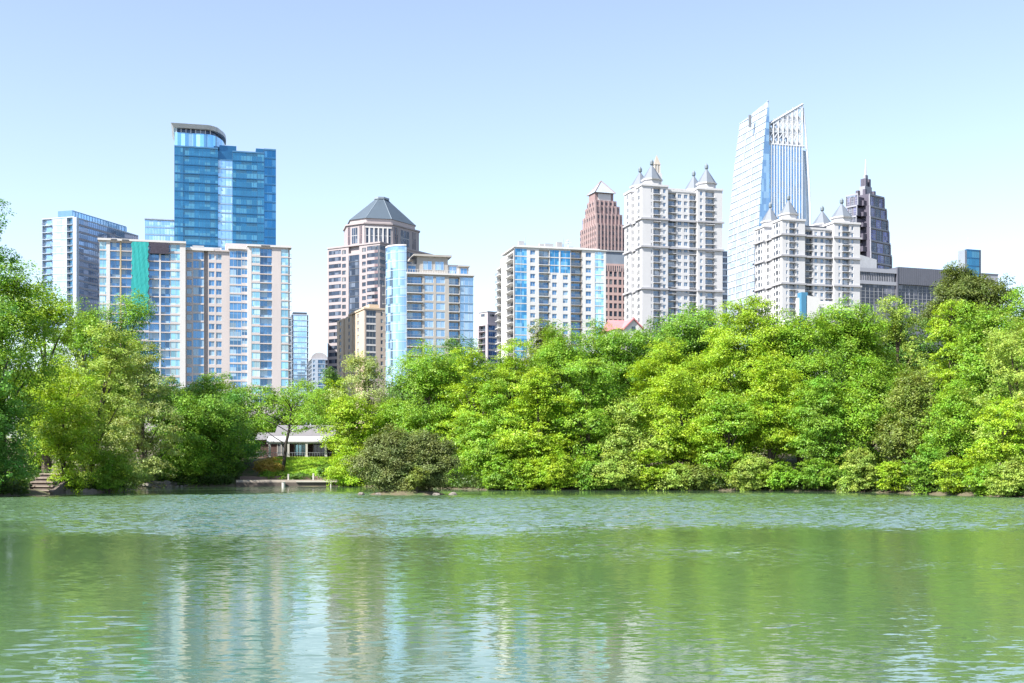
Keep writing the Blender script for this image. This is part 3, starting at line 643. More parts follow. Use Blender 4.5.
b = Bld('red_roof_house', 'white gabled house with pinkish red roof poking above the trees', 'house', 612, 616, 641, 330, 14)
RD = wall('roof_red', (.40, .16, .17), .8, .12)
z0 = b.z(329); z1 = b.z(317.5); w = b.w
b.box('wall', WH, 0, w, .6, 11, b.zb-1, z0)
b.M('roof', RD).loft([[(-.4, -.2, z0-b.zb), (-.4, 5.8, z1-b.zb), (-.4, 11.8, z0-b.zb)], [(w+.4, -.2, z0-b.zb), (w+.4, 5.8, z1-b.zb), (w+.4, 11.8, z0-b.zb)]])
xg0, xg1 = b.uR(623), b.uR(640); xm = (xg0+xg1)/2
b.M('gable', WH).loft([[(xg0, -1.6, z0-b.zb-3), (xg1, -1.6, z0-b.zb-3), (xg1, -1.6, z0-b.zb), (xm, -1.6, z1-b.zb-.6), (xg0, -1.6, z0-b.zb)], [(xg0, 4, z0-b.zb-3), (xg1, 4, z0-b.zb-3), (xg1, 4, z0-b.zb), (xm, 4, z1-b.zb-.6), (xg0, 4, z0-b.zb)]])
for sgn, xe in ((1, xg0-.4), (-1, xg1+.4)):
    b.M('gable_roof', RD).loft([[(xe, -2.1, z0-b.zb-.25), (xm, -2.1, z1-b.zb-.55), (xm, -2.1, z1-b.zb-.1), (xe, -2.1, z0-b.zb+.2)], [(xe, 5.5, z0-b.zb-.25), (xm, 5.5, z1-b.zb-.55), (xm, 5.5, z1-b.zb-.1), (xe, 5.5, z0-b.zb+.2)]])
b.box('window', G_DARK, xm-.5, xm+.5, -1.65, -1.61, z0-.6, z0+.6)
b.finish()

# --- the two white condominiums with spired turrets
SL = wall('turret_slate', (.115, .135, .165), .6, .08); FIN = wall('finial_dark', (.12, .15, .17), .5)
LB = wall('stone_bluewhite', (.80, .80, .82), .8, .05); CO = wall('cornice_grey', (.56, .56, .60), .8, .06)
G_SP = glass('glass_turret', (.16, .22, .30), (.4, .44, .5), .3, .4)
def spired(name, label, xl, xc, xr, Y, cols, tz, mz, corn, zl, tur, roofc):
    """cols: left-tower end, centre end; tz/mz: tower and centre parapet rows; corn: cornice rows; tur: turret half-width, roof rise"""
    b = Bld(name, label, 'apartment building', xl, xc, xr, Y, 16)
    cL, cM, lst = cols; zt = b.z(tz); zm = b.z(mz); zL = b.z(zl); p = 3.1
    kw = dict(fr=M_WFRAME, gl=G_SP)
    b.facade('R', [c for c in lst if c[1] <= cL+.01], zt, zL, p, LB, **kw)
    b.facade('R', [c for c in lst if c[0] >= cL-.01 and c[1] <= cM+.01], zm, zL, p, LB, off=1.3, **kw)
    b.facade('R', [c for c in lst if c[0] >= cM-.01], zt, zL, p, LB, **kw)
    w, d = b.w, b.d; tl = b.uR(cL); tr = b.uR(cM); td = min(tl, d*.36)
    e1, e2 = xc-(xc-xl)*.36, xc-(xc-xl)*.66
    def lc(a, c, n): return [(a, a+(c-a)*.12, 'w')]+[(a+(c-a)*(.12+.76*i/n), a+(c-a)*(.12+.76*(i+1)/n), 'g' if i % 2 else 'n', dict(f=.55, rec=.06, st=1.0, gl=G_DARK)) for i in range(n)]+[(a+(c-a)*.88, c, 'w')]
    b.facade('L', lc(xc, e1, 3), zt, zL, p, LB, u_from=1.5, **kw)
    b.facade('L', lc(e1, e2, 3), zm, zL, p, LB, off=1.2, **kw)
    b.facade('L', lc(e2, xl, 3), zt, zL, p, LB, **kw)
    y1, y2 = b.uL(e1), b.uL(e2)
    b.box('wall', LB, 2.7, w-.02, 2.8, d-.02, b.zb-1, zm-.02)
    for (x0, x1, ya, yb) in ((1.5, tl, 1.5, y1), (1.5, tl, y2, d), (tr, w, 1.5, y1), (tr, w, y2, d)): b.box('wall', LB, x0+.01, x1-.01, ya+.01, yb-.01, b.zb-1, zt-.03)
    def corn_at(z, th=.8, out=.7, mat=CO):
        b.box('cornice', mat, -out, tl+.4, -out, -.005, z, z+th); b.box('cornice', mat, tr-.4, w+out, -out, -.005, z, z+th)
        b.box('cornice', mat, tl+.41, tr-.41, .5, 1.295, z, z+th)
        b.box('cornice', mat, -out, -.005, 0, y1+.4, z, z+th); b.box('cornice', mat, .5, 1.195, y1+.41, y2-.41, z, z+th); b.box('cornice', mat, -out, -.005, y2-.4, d+out, z, z+th)
    for c in corn: corn_at(b.z(c))
    for i, (x0, x1, ya, yb) in enumerate(((0, tl, 0, y1), (tr, w, 0, y1), (0, tl, y2, d), (tr, w, y2, d))):
        cx, cy = (x0+x1)/2, (ya+yb)/2
        b.box('parapet', LB, x0-.4, x1+.3, ya-.4, yb+.3, zt, zt+.9)
        hx = (x1-x0)/2*tur[0]; hy = (yb-ya)/2*tur[0]; hx = hy = min(hx, max(hy, hx*.8))
        z0 = zt+.9; n = 8
        ring = lambda r, z: [(cx+r*1.08*math.cos(math.pi*(2*k+1)/n), cy+r*1.08*math.sin(math.pi*(2*k+1)/n), z) for k in range(n)]
        b.loft('turret', LB, [ring(hx*.98, z0), ring(hx*.98, z0+2.2)])
        b.loft('turret_eave', LB, [ring(hx*1.12, z0+2.2), ring(hx*1.16, z0+2.8)])
        b.loft('turret_roof', SL, [ring(hx*1.08, z0+2.8), ring(hx*.1, z0+2.8+tur[1])])
        b.loft('finial', FIN, [ring(hx*.1, z0+2.8+tur[1]), ring(hx*.2, z0+3.4+tur[1]), ring(hx*.2, z0+4.6+tur[1]), ring(hx*.05, z0+5.6+tur[1])])
    b.box('parapet', LB, tl+.31, tr-.41, 1.1, 1.8, zm, zm+.9); b.box('parapet', LB, 1.0, 1.7, y1, y2, zm, zm+.9)
    b.box('roof_plant', roofc, tl+1, tr-1.5, 4, 9, zm, zm+2.2)
    for k in range(5): b.box('roof_plant', M_DARK, tl+1.5+k*(tr-tl-4)/5, tl+2.4+k*(tr-tl-4)/5, 2.7, 3.3, zm, zm+1.1+.25*(k % 2))
    b.finish()
spired('spired_tower', 'tallest white condominium with four grey conical turrets and ledged storeys', 624.5, 642, 722.5, 560,
       (668, 697.5, [(642, 650, 'w'), (650, 653, 'n', dict(f=.3)), (653, 661, 'b', dict(out=.5)), (661, 668, 'n', dict(f=.4)), (668, 676.5, 'b', dict(out=.5)), (676.5, 689, 'n', dict(k=2, f=.6)), (689, 697.5, 'b', dict(out=.5)),
                     (697.5, 705, 'n', dict(f=.35)), (705, 715, 'b', dict(out=.5)), (715, 722.5, 'w')]), 185.5, 189, (219, 247, 289), 350, (.80, 6.6), PW)
spired('spired_tower', 'shorter white condominium with four grey conical turrets in front of the swept glass tower', 754.5, 782, 860, 560,
       (805, 834, [(782, 785, 'w'), (785, 789, 'n', dict(f=.4)), (789, 796, 'b', dict(out=.5)), (796, 800, 'n', dict(f=.4)), (800, 805, 'w'), (805, 813, 'b', dict(out=.2, gl=G_DARK)), (813, 825, 'n', dict(k=2, f=.5)), (825, 834, 'b', dict(out=.4)),
                   (834, 837, 'w'), (837, 842, 'n', dict(f=.4)), (842, 850, 'b', dict(out=.5)), (850, 855, 'n', dict(f=.4)), (855, 860, 'w')]), 220, 227, (235, 256, 284), 345, (.80, 6.4), M_DARK)

b = Bld('spire_tower', 'slender pale stone spire peeking over the left turrets of the tallest white condominium', 'skyscraper', 646, 651, 667, 1000, 14)
GL = wall('stone_gold', (.60, .54, .46), .6)
b.box('wall', LB, 0, b.w, 0, b.d, b.zb-1, b.z(205)); w, d = b.w, b.d
b.box('wall', LB, w*.25, w*.75, d*.2, d*.7, b.z(205), b.z(172)); b.box('lantern', GL, w*.33, w*.67, d*.3, d*.6, b.z(172), b.z(163)); b.pyr('spire', GL, w*.3, w*.7, d*.27, d*.63, b.z(163), b.z(153), .05)
for k in range(3): b.box('lantern_fin', PW, w*(.32+k*.16), w*(.36+k*.16), d*.28, d*.3-.01, b.z(172), b.z(162))
b.finish()

b = Bld('dark_slab', 'thin dark glass slab peeking out at the right foot of the tallest white condominium', 'office building', 700, 704, 727.5, 760, 14)
b.facade('R', [(704, 718, 'w'), (718, 727.5, 'g', dict(gl=G_NAVY, st=.8))], b.z(250), b.z(320), 3.8, wall('slab_bluegrey', (.25, .33, .45), .5)); b.core(MATS['slab_bluegrey'], b.z(250)-.02, x0=.02)
b.finish()

# --- swept glass tower with lattice crown
b = Bld('sail_tower', 'tall white and blue glass tower with two curved fins and a lattice crown', 'skyscraper', 725.5, 757, 813.5, 800, 16)
SW = wall('louvre_white', (.78, .82, .88), .45, .04); G_SV = glass('glass_sail', (.37, .45, .54), (.40, .47, .56), .5, .35, .2, (3, 3, 4.1), .05)
d = b.d; zl = b.z(330); z_hi = b.zat(100.5, b.uR(768), 0); 
# left fin: white louvred face looking left, outline curving inwards towards the top at both ends
def fin_edge(t):                                       # front edge leans right as it rises, back edge leans forward
    return b.uR(757)+t**2.2*(b.uR(768)-b.uR(757))
zr = [zl-30+(z_hi-zl+30)*k/40 for k in range(41)]
m = b.M('fin_panel', G_SV); n = len(zr)
H = z_hi-zl
def tz(z): return max(0, min(1, (z-zl)/H))
zback = b.zat(123, 0, d); XR = b.uR(768.8)
for k in range(40):
    for part in (0,):
        z0, z1 = zr[k], zr[k+1]
        def row(z):
            t = tz(z); fx = fin_edge(t); bd = d*(1-.16*t**2)
            if z > zback: bd *= max(.02, 1-(z-zback)/(z_hi-zback))
            return fx, bd
        (xa, ya), (xb, yb) = row(z0), row(z1)
        zz0, zz1 = z0-b.zb, z1-b.zb
        gap = .32
        m.loft([[(xa, 0, zz0), (XR, 0, zz0), (XR, ya, zz0), (xa, ya, zz0)], [(xb, 0, zz1-gap), (XR, 0, zz1-gap), (XR, yb, zz1-gap), (xb, yb, zz1-gap)]])
        b.M('louvre', SW).loft([[(xb-.35, -.25, zz1-gap), (XR+.1, -.25, zz1-gap), (XR+.1, yb+.2, zz1-gap), (xb-.35, yb+.2, zz1-gap)], [(xb-.35, -.25, zz1), (XR+.1, -.25, zz1), (XR+.1, yb+.2, zz1), (xb-.35, yb+.2, zz1)]])
# vertical seams on the louvred face
for t0 in (.33, .66):
    pts = []
    for z in zr[::4]:
        fx, bd = row(z); pts.append((fx-.4, bd*t0, z-b.zb))
    b.M('fin_seam', SW).tube(pts[:-1], [.28]*(len(pts)-1), 4)
# blue return of the left fin
G_RET = glass('glass_return', (.24, .39, .56), (.25, .41, .58), .35, .7, .08, (3, 3, 4.1), .08)
xe = [fin_edge(tz(z)) for z in zr]
mr = b.M('return_glass', G_RET)
for k in range(39):
    wdt = lambda z: max(.3, (b.uR(768.2)-fin_edge(tz(z)))*.98+ .6)
    mr.quad([(xe[k]+.05, -.30, zr[k]-b.zb), (xe[k]+wdt(zr[k]), -.30, zr[k]-b.zb), (xe[k+1]+wdt(zr[k+1]), -.30, zr[k+1]-b.zb), (xe[k+1]+.05, -.30, zr[k+1]-b.zb)])
# right body with blue striped glass
x0, x1 = b.uR(769.5), b.uR(803); zg = b.z(143)
b.box('wall', wall('spandrel_blue', (.04, .17, .36)), x0, x1, 1.0, d*.8, b.zb-1, zg-.02)
nb = 12
G_ST = glass('glass_stripe', (.24, .44, .68), (.30, .48, .70), .4, .7, .08, (30, 30, 4.1), .12)
for k in range(nb):
    xa = x0+(x1-x0)*k/nb; xb = x0+(x1-x0)*(k+1)/nb
    b.window('R', xa+.01, xb-.5, 1.0, zl, zg-.05, 0, SW, G_ST if k % 3 else G_PALE, 0, 38, .1, kind='glazing_strip')
    b.box('vertical_fin', SW, xb-.48, xb-.12, .2, .99, zl-20, zg+.3)
# right edge: curved white fin
pts = [(x1+.3+(b.uR(813)-x1-1.2)*math.sin(min(1, max(0, (b.z(100)-z))/(b.z(100)-b.z(240)))*math.pi/2)**.8, z) for z in [zl-20+(b.z(103)-zl+20)*k/30 for k in range(31)]]
for k in range(30):
    (xa, za), (xb, zb_) = pts[k], pts[k+1]
    if za < zg-3: b.M('edge_glass', G_SV).loft([[(x1+.02, 1.2, za-b.zb), (xa, 3, za-b.zb), (xa, d*.7, za-b.zb), (x1+.02, d*.7, za-b.zb)], [(x1+.02, 1.2, zb_-b.zb), (xb, 3, zb_-b.zb), (xb, d*.7, zb_-b.zb), (x1+.02, d*.7, zb_-b.zb)]])
b.M('edge_fin', SW).tube([(x, 1.6, z-b.zb) for x, z in pts], [.7]*31, 6); b.M('edge_fin', SW).tube([(x, 9, z-b.zb) for x, z in pts], [.6]*31, 6)
# lattice crown above the blue glass: sloping top, open diagonal grid
zs = lambda x: b.z(123)+(b.z(99.5)-b.z(123))*min(1, max(0, (x-x0)/(x1-x0)))
L_ = b.M('lattice', SW)
for yy in (1.0, 9.0):
    L_.tube([(x0, yy, zs(x0)-b.zb), (x1+.5, yy, zs(x1)-b.zb)], [.7, .7], 6); L_.tube([(x0, yy, zg-b.zb), (x0, yy, zs(x0)-b.zb)], [.6, .6], 6); L_.tube([(x0, yy, zg-b.zb+.3), (x1+1.5, yy, zg-b.zb+.3)], [.6, .6], 6)
    st = (x1-x0)/7
    for k in range(8):
        xa = x0+st*k; L_.tube([(xa, yy, zg-b.zb), (xa, yy, zs(xa)-b.zb)], [.5, .5], 5)
        z = zg; j = 0
        while z < zs(xa)-2 and k < 7:
            zn = min(z+4.2, zs(xa+st)); L_.tube([(xa, yy, (z if j % 2 else zn)-b.zb), (xa+st, yy, (zn if j % 2 else z)-b.zb)], [.45, .45], 4)
            if j % 2: L_.tube([(xa, yy, zn-b.zb), (xa+st, yy, zn-b.zb)], [.4, .4], 4)
            else: b.M('lattice_panel', SW).box(xa+.4, xa+st-.4, yy+.1, yy+.18, z+.4-b.zb, z+2.6-b.zb)
            z += 4.2; j += 1
b.box('roof_mast', M_RAIL, b.uR(759), b.uR(761.5), 14, 15, z_hi-14, z_hi-6); b.box('roof_mast', M_RAIL, b.uR(776), b.uR(780), 6, 7, b.z(121), b.z(116.5))
b.finish()

# --- stepped dark tower with mast
b = Bld('stepped_tower', 'dark purple-grey stepped tower with a mast, right of the shorter white condominium', 'skyscraper', 832, 862, 899, 900, 40)
DP = wall('granite_plum', (.078, .072, .10), .5, .08); DF = wall('frame_lilac', (.40, .41, .47), .6, .05); G_PL = glass('glass_plum', (.10, .10, .22), (.22, .22, .36), .3, .6, .06)
w, d = b.w, b.d; cx, cy = w/2, d/2
tiers = [(1.0, 262), (1.0, 252), (.95, 240), (.90, 227), (.86, 216), (.80, 205), (.71, 193)]
zprev = b.zb-1
for f, py in tiers:
    z1 = b.z(py, 10); x0, x1, y0, y1 = cx-w/2*f, cx+w/2*f, cy-d/2*f, cy+d/2*f; nt_ = .22
    # cross-shaped tier: two crossing slabs leave notched corners
    b.box('wall', DP, x0+(x1-x0)*nt_, x1-(x1-x0)*nt_, y0, y1, zprev, z1); b.box('wall', DP, x0, x1, y0+(y1-y0)*nt_+.01, y1-(y1-y0)*nt_-.01, zprev, z1-2.5)
    b.box('wall', DP, x0+(x1-x0)*nt_*.5, x1-(x1-x0)*nt_*.5, y0+(y1-y0)*nt_*.5, y1-(y1-y0)*nt_*.5, zprev, z1-5)
    zlo = max(zprev, b.z(275))
    for face, a0, a1, off in (('R', x0+(x1-x0)*nt_, x1-(x1-x0)*nt_, y0), ('L', y0+(y1-y0)*nt_, y1-(y1-y0)*nt_, x0)):
        st = (a1-a0)/3
        for k in range(3):
            b.window(face, a0+st*k+.4, a0+st*(k+1)-.4, 0, zlo, z1-1.6, off, DF, G_PL if (k+int(py)) % 2 else G_NAVY, 2, 3, .3)
        b.fb(face, 'frame', DF, a0, a1, -.7, -.01, z1-1.2, z1, off)
        b.fb(face, 'frame', DF, a0-.3, a0+.3, -.9, -.01, zlo, z1-1.21, off); b.fb(face, 'frame', DF, a1-.3, a1+.3, -.9, -.01, zlo, z1-1.21, off)
    zprev = z1
for f, py in ((.34, 184), (.13, 172)):
    z1 = b.z(py, 15); q = f/2
    b.box('pinnacle', DF, cx-w*q*.55, cx+w*q*.55, cy-d*q*.55, cy+d*q*.55, zprev, z1)
    for sx in (-1, 1):
        for sy in (-1, 1): b.box('pinnacle_post', DP, cx+sx*w*q*.7-1.1, cx+sx*w*q*.7+1.1, cy+sy*d*q*.7-1.1, cy+sy*d*q*.7+1.1, zprev, z1-3)
    zprev = z1
b.M('mast', M_WFRAME).tube([(cx, cy, zprev-b.zb), (cx, cy, b.z(156, 15)-b.zb)], [.9, .25], 6)
b.finish()

# --- low grey arts block with its window grid, and its blue glass tower
b = Bld('grey_block', 'long low grey building with white gridded dark windows, right of the turreted condominium', 'office building', 854, 858, 962, 620, 20)
GY = wall('metal_grey', (.13, .135, .165), .5, .08); GY2 = wall('metal_pale', (.30, .31, .35), .5, .06); G_GR = glass('glass_grid', (.03, .033, .05), (.12, .12, .15), .2, .1)
xs = b.uR(898)
b.box('wall', GY, .02, xs, 1.51, b.d, b.zb-1, b.z(281)); b.box('wall', GY, xs, b.w, 1.51, b.d+20, b.zb-1, b.z(281))
b.box('fascia', GY2, -.3, xs-.3, .6, b.d, b.z(271), b.z(267)); b.box('fascia', GY2, 0, xs-.3, .9, b.d, b.z(283), b.z(279.5)); b.box('window_band', G_GR, .3, xs-.6, 1.2, 8, b.z(279.5), b.z(271))
for k in range(22): x = .5+k*(xs-1.3)/22; b.box('band_post', GY2, x, x+.15, 1.0, 1.19, b.z(279.5), b.z(271))
b.box('fascia', wall('metal_charcoal', (.10, .105, .13), .45, .1), xs+.3, b.w, .3, b.d+20, b.z(281.5), b.z(264))
for k in range(30): x = xs+.5+k*(b.w-xs-.6)/30; b.box('fascia_seam', GY, x, x+.1, .22, .29, b.z(281), b.z(264.3))
b.box('corner_post', MATS['metal_charcoal'], xs-.29, xs+.29, .1, 6, b.zb-1, b.z(265))
def grid(x0, x1, n, zt_, zb_):
    st = (x1-x0)/n; h = 3.4; z = zt_-h
    while z > zb_:
        for k in range(n): b.window('R', x0+st*k+.01, x0+st*(k+1)-.01, 1.5, z, z+h-.02, 0, M_FRAME, G_GR, 0, 1, .1)
        z -= h
grid(.2, xs-.4, 9, b.z(283.2), b.z(316)); grid(xs+.4, b.w-.2, 15, b.z(281.7), b.z(320))
b.M('sloped_roof', wall('panel_white2', (.66, .68, .72), .6)).loft([[(0, 6, b.z(267)-b.zb), (b.uR(884), 6, b.z(267)-b.zb), (b.uR(884), 6, b.z(256)-b.zb), (0, 6, b.z(250)-b.zb)], [(0, 16, b.z(267)-b.zb), (b.uR(884), 16, b.z(267)-b.zb), (b.uR(884), 16, b.z(256)-b.zb), (0, 16, b.z(250)-b.zb)]])
b.finish()
b = Bld('blue_stair_tower', 'short square tower with one blue glass face at the right end of the skyline', 'office building', 958, 967, 981, 630, 20)
b.facade('L', [(967, 958, 'w', dict(wm=wall('panel_mist', (.36, .41, .48), .5)))], b.z(249), b.z(300), 4, MATS['panel_mist'], u_from=1.5)
b.facade('R', [(967, 979.5, 'g', dict(gl=G_BLUE, st=.3, sp=SPB)), (979.5, 981, 'w', dict(wm=M_DARK))], b.z(249), b.z(300), 4, SPB, fr=FRB)
b.core(SPB, b.z(249)-.02)
b.M('antenna', M_WFRAME).tube([(3, 3, b.z(249)-b.zb), (3, 3, b.z(236)-b.zb)], [.18, .08], 5); b.M('antenna', M_WFRAME).tube([(-.5+2.4, 6, b.z(249)-b.zb), (1.9, 6, b.z(241)-b.zb)], [.15, .08], 5)
b.finish()
b = Bld('grey_annex', 'plain pale grey wing behind the olive tree, at the far right of the skyline', 'building', 976, 981.5, 998, 650, 20)
b.facade('R', [(981.5, 998, 'w')], b.z(274), b.z(310), 4, GY2); b.core(GY2, b.z(274)-.02); b.box('roof', GY, -.2, b.w+.2, -.2, b.d, b.z(274), b.z(273))
b.window('R', 2, b.w-2, 0, b.z(283), b.z(279), 0, M_FRAME, G_GR)
b.finish()

# --- low white building with blue panel
b = Bld('white_terrace_building', 'low white terraced building with a blue panel and rounded dark window', 'building', 780, 784, 862, 400, 14)
u = b.uR; z = b.z
b.loft('wall', WH, [[(u(784), 0, ZB-1), (u(800), 0, ZB-1), (u(800), 0, z(315)), (u(784), 0, z(323))], [(u(784), 9, ZB-1), (u(800), 9, ZB-1), (u(800), 9, z(315)), (u(784), 9, z(323))]])
for px, py in ((787, 325.5), (791.5, 323.5)): b.box('window', G_DARK, u(px)-.4, u(px)+.4, -.05, .1, z(py+1.2), z(py-1.5))
b.prism('arched_window', G_DARK, [(u(795.5)-.5, -.06), (u(795.5)+.5, -.06), (u(795.5)+.5, .1), (u(795.5)-.5, .1)], z(325), z(319)); b.M('arched_window', G_DARK).loft([[(u(795.5)+.5*math.cos(math.pi*k/8), yq, z(319)-ZB+.001+.5*math.sin(math.pi*k/8)) for k in range(9)] for yq in (-.06, .1)])
b.box('blue_panel', wall('paint_blue', (.05, .17, .28), .5, .06), u(800)+.02, u(805), -1, .6, ZB-1, z(292)); b.box('blue_panel', wall('paint_blue', (.04, .30, .55)), u(806), u(812), 3, 6, z(296), z(290))
b.loft('wall', WH, [[(u(805)+.02, -1, ZB-1), (u(818), -1, ZB-1), (u(818), -1, z(297)), (u(806), -1, z(295))], [(u(805)+.02, 7, ZB-1), (u(818), 7, ZB-1), (u(818), 7, z(297)), (u(806), 7, z(295))]])
b.box('terrace', WH, u(818)+.02, u(862), 0, 12, ZB-1, z(306)); b.box('terrace', WH, u(818)+.5, u(846), 2, 12, z(306), z(301.5)); b.box('terrace', WH, u(822), u(842), 5, 12, z(301.5), z(297.5))
xm, zz = u(841), z(309); rr = u(848)-u(841)
b.loft('bay_window', glass('glass_bay', (.03, .10, .2), (.06, .18, .3), .3, .5), [[(xm+rr*math.cos(math.pi*k/10), -rr*.6*math.sin(math.pi*k/10)-.02, q) for k in range(11)] for q in (z(317), zz)])
b.loft('bay_roof', WH, [[(xm+rr*1.12*math.cos(math.pi*k/10), -rr*.7*math.sin(math.pi*k/10)-.02, q) for k in range(11)] for q in (zz, zz+.5)])
for k in range(14): x = u(819)+k*(u(861)-u(819))/13; b.box('railing', M_FRAME, x, x+.06, .1, .16, z(306), z(306)+1)
b.box('railing', M_FRAME, u(819), u(861), .1, .16, z(306)+1, z(306)+1.06)
b.finish()

# ------------------------------------------------------------------ lakeside: house, lawn, seawall, steps
def lawn():
    m = wall('lawn_grass', (.20, .34, .03), .95, .3, .6); q = []
    xs = np.linspace(-37, -24.5, 26); ys = np.linspace(180.2, 194, 28)
    X, Y = np.meshgrid(xs, ys); Z = hgt(X, Y)+.05; v = np.stack([X, Y, Z], -1).reshape(-1, 3); i = np.arange(27*26).reshape(27, 26)[:, :-1].ravel()
    me = npmesh('lawn', v, np.stack([i, i+1, i+27, i+26], -1)); me.materials.append(m); o = bpy.data.objects.new('lawn', me); COL.objects.link(o); tag(o, kind='structure')
    # grass blades as one mass
    rng = np.random.default_rng(5); n = 16000; x = rng.uniform(-37, -24.5, n); y = rng.uniform(180.3, 193.5, n); zz = hgt(x, y)+.04
    a = rng.uniform(0, 6.28, n); w = .05; h = rng.uniform(.1, .24, n); le = rng.normal(0, .06, (n, 2))
    v = np.stack([np.stack([x-w*np.cos(a), y-w*np.sin(a), zz], -1), np.stack([x+w*np.cos(a), y+w*np.sin(a), zz], -1), np.stack([x+le[:, 0], y+le[:, 1], zz+h], -1)], 1).reshape(-1, 3)
    me = npmesh('grass', v, np.arange(3*n).reshape(n, 3)); me.materials.append(LEAF); o = bpy.data.objects.new('grass', me); COL.objects.link(o); o.color = (.26, .42, .03, 1)
    tag(o, 'short bright green grass of the lawn', 'grass', kind='stuff')
lawn()
YH = 194.
hb = hz(pX(292, YH)[0], YH)
r = empty('lakeside_house', (*pX(292, YH), hb), R(2)); tag(r, 'low lakeside house with long grey roof and pale porch posts above the lawn', 'house')
xA, xB = (258-292)/F*YH, (332-292)/F*YH
BR = wall('brick_dark', (.055, .032, .028), .9, .25, 2); TR = wall('porch_trim', (.6, .58, .54), .7); RF = wall('roof_shingle', (.14, .135, .145), .85, .12, 1.5)
q = MB(); q.box(xA, xB, 2.6, 9, -1, 2.6); q.build('wall', BR, r)
q = MB(); q.box(xA-.6, xB+.4, -1.2, 2.55, -1.2, .12); q.build('porch_floor', wall('porch_brick', (.16, .10, .085), .9, .2, 2), r)
z0, z1, z2 = 2.62, 3.3, 5.3
q = MB(); q.loft([[(xA+2.4, .6, z1), (xA+2.4, 4.4, z2), (xA+2.4, 9.6, z1)], [(xB+.3, .6, z1), (xB+.3, 4.4, z2), (xB+.3, 9.6, z1)]]); q.build('roof', RF, r)
q = MB(); q.loft([[(xA-.8, 2, 2.9), (xA-.8, 5, 4.1), (xA-.8, 9, 2.9)], [(xA+2.38, 2, 2.9), (xA+2.38, 5, 4.1), (xA+2.38, 9, 2.9)]]); q.build('side_roof', RF, r)
q = MB(); q.loft([[(xA+1.6, -1.3, z0), (xA+1.6, .9, z1+.15), (xA+1.6, .9, z1+.02), (xA+1.6, -1.3, z0-.16)], [(xB+.6, -1.3, z0), (xB+.6, .9, z1+.15), (xB+.6, .9, z1+.02), (xB+.6, -1.3, z0-.16)]])
q.build('porch_roof', wall('porch_metal', (.36, .36, .37), .5), r)
q = MB(); q.box(xA+1.6, xB+.5, -1.15, -.95, z0-.42, z0-.17); q.build('beam', TR, r)
for px in (271, 289.5, 307.5, 326.5):
    x = (px-292)/F*YH; q = MB(); q.box(x-.16, x+.16, -1.2, -.9, .12, z0-.43); q.box(x-.24, x+.24, -1.28, -.82, .12, .4); q.build('post', TR, r)
for a, c, gl in ((275, 287, G_DARK), (292, 305, G_TEAL), (311, 323, G_DARK)):
    xa, xb = (a-292)/F*YH, (c-292)/F*YH; q = MB(); q.quad([(xa, 2.56, .5), (xb, 2.56, .5), (xb, 2.56, 2.3), (xa, 2.56, 2.3)], 1)
    for k in range(4): x = xa+(xb-xa)*k/3; q.box(x-.05, x+.05, 2.5, 2.58, .5, 2.3)
    q.box(xa, xb, 2.49, 2.59, .42, .5); q.build('window', [TR, gl], r)
q = MB(); x = (318-292)/F*YH
for k in range(30):
    xx = xA+.1+k*(xB-xA)/30; q.box(xx, xx+.05, -1.1, -1.05, .12, .8)
q.box(xA, xB+.3, -1.12, -1.03, .8, .87); q.build('porch_railing', M_RAIL, r)
# seawall, path, posts
CONC = wall('concrete_pale', (.50, .44, .37), .85, .15, .8)
def strip(name, px0, px1, off0, off1, z0, z1, mat, label=None, cat=None, kind=None, wob=0):
    n = 24; mb = MB(); rg = random.Random(name)
    for k in range(n):
        ring = []
        for kk in (k, k+1):
            px = px0+(px1-px0)*kk/n
            Yb = float(np.interp(px, SHX, SHY)); rr = random.Random(kk*13+7); dz = rr.uniform(-wob, wob)
            ring.append([((px-512)/F*(Yb+o), Yb+o, z+(dz if z == z1 else 0)) for o, z in ((off0, z0), (off1, z0), (off1, z1), (off0, z1))])
        b0 = len(mb.v); mb.v += ring[0]+ring[1]
        for i in range(4):
            j = (i+1) % 4; mb.f.append((b0+i, b0+4+i, b0+4+j, b0+j)); mb.m.append(0)
        if k == 0: mb.f.append((b0, b0+1, b0+2, b0+3)); mb.m.append(0)
        if k == n-1: mb.f.append((b0+7, b0+6, b0+5, b0+4)); mb.m.append(0)
    return tag(mb.build(name, mat), label, cat, kind=kind)
SHX = [-100, 0, 45, 125, 138, 175, 232, 345, 365, 450, 490, 600, 700, 830, 900, 1024, 1200]; SHY = [97, 116, 126, 138, 158, 168, 174, 175, 172, 156, 148, 147, 146, 140, 132, 113, 96]
strip('seawall', 236, 349, -.5, .15, -1, .55, wall('wall_wet_stone', (.075, .06, .05), .8, .3, 1), 'low dark stone seawall at the water below the lawn', 'wall')
strip('path', 236, 349, .16, 4.3, -.4, .86, CONC, kind='structure')
q = strip('edge_beam', 296, 348, -.75, .1, .58, .74, wall('beam_pale', (.66, .62, .55), .8), 'pale capping beam along the seawall edge below the lakeside house', 'kerb')
def post(px, off, h, label, rad=.14, mat=None):
    Yb = float(np.interp(px, SHX, SHY)); x, y = (px-512)/F*(Yb+off), Yb+off
    m = MB(); m.tube([(0, 0, -1.4), (0, 0, h-.12), (0, 0, h-.04), (0, 0, h)], [rad, rad, rad*1.25, rad*.6], 10); o = m.build('mooring_post', mat or wall('post_paint', (.40, .39, .37), .7)); o.location = (x, y, .1)
    tag(o, label, 'post', 'white posts along the seawall')
post(283.5, -.95, .55, 'stout white post standing in the water at the left of the seawall', .26); post(331, -.95, .6, 'slim white post in the water toward the right end of the seawall', .11)
post(288.5, 1.8, 1.6, 'slim white post on the paved path below the house trunk', .12); post(313.5, 1.8, 1.7, 'slim white post on the paved path under the right of the lawn', .13)
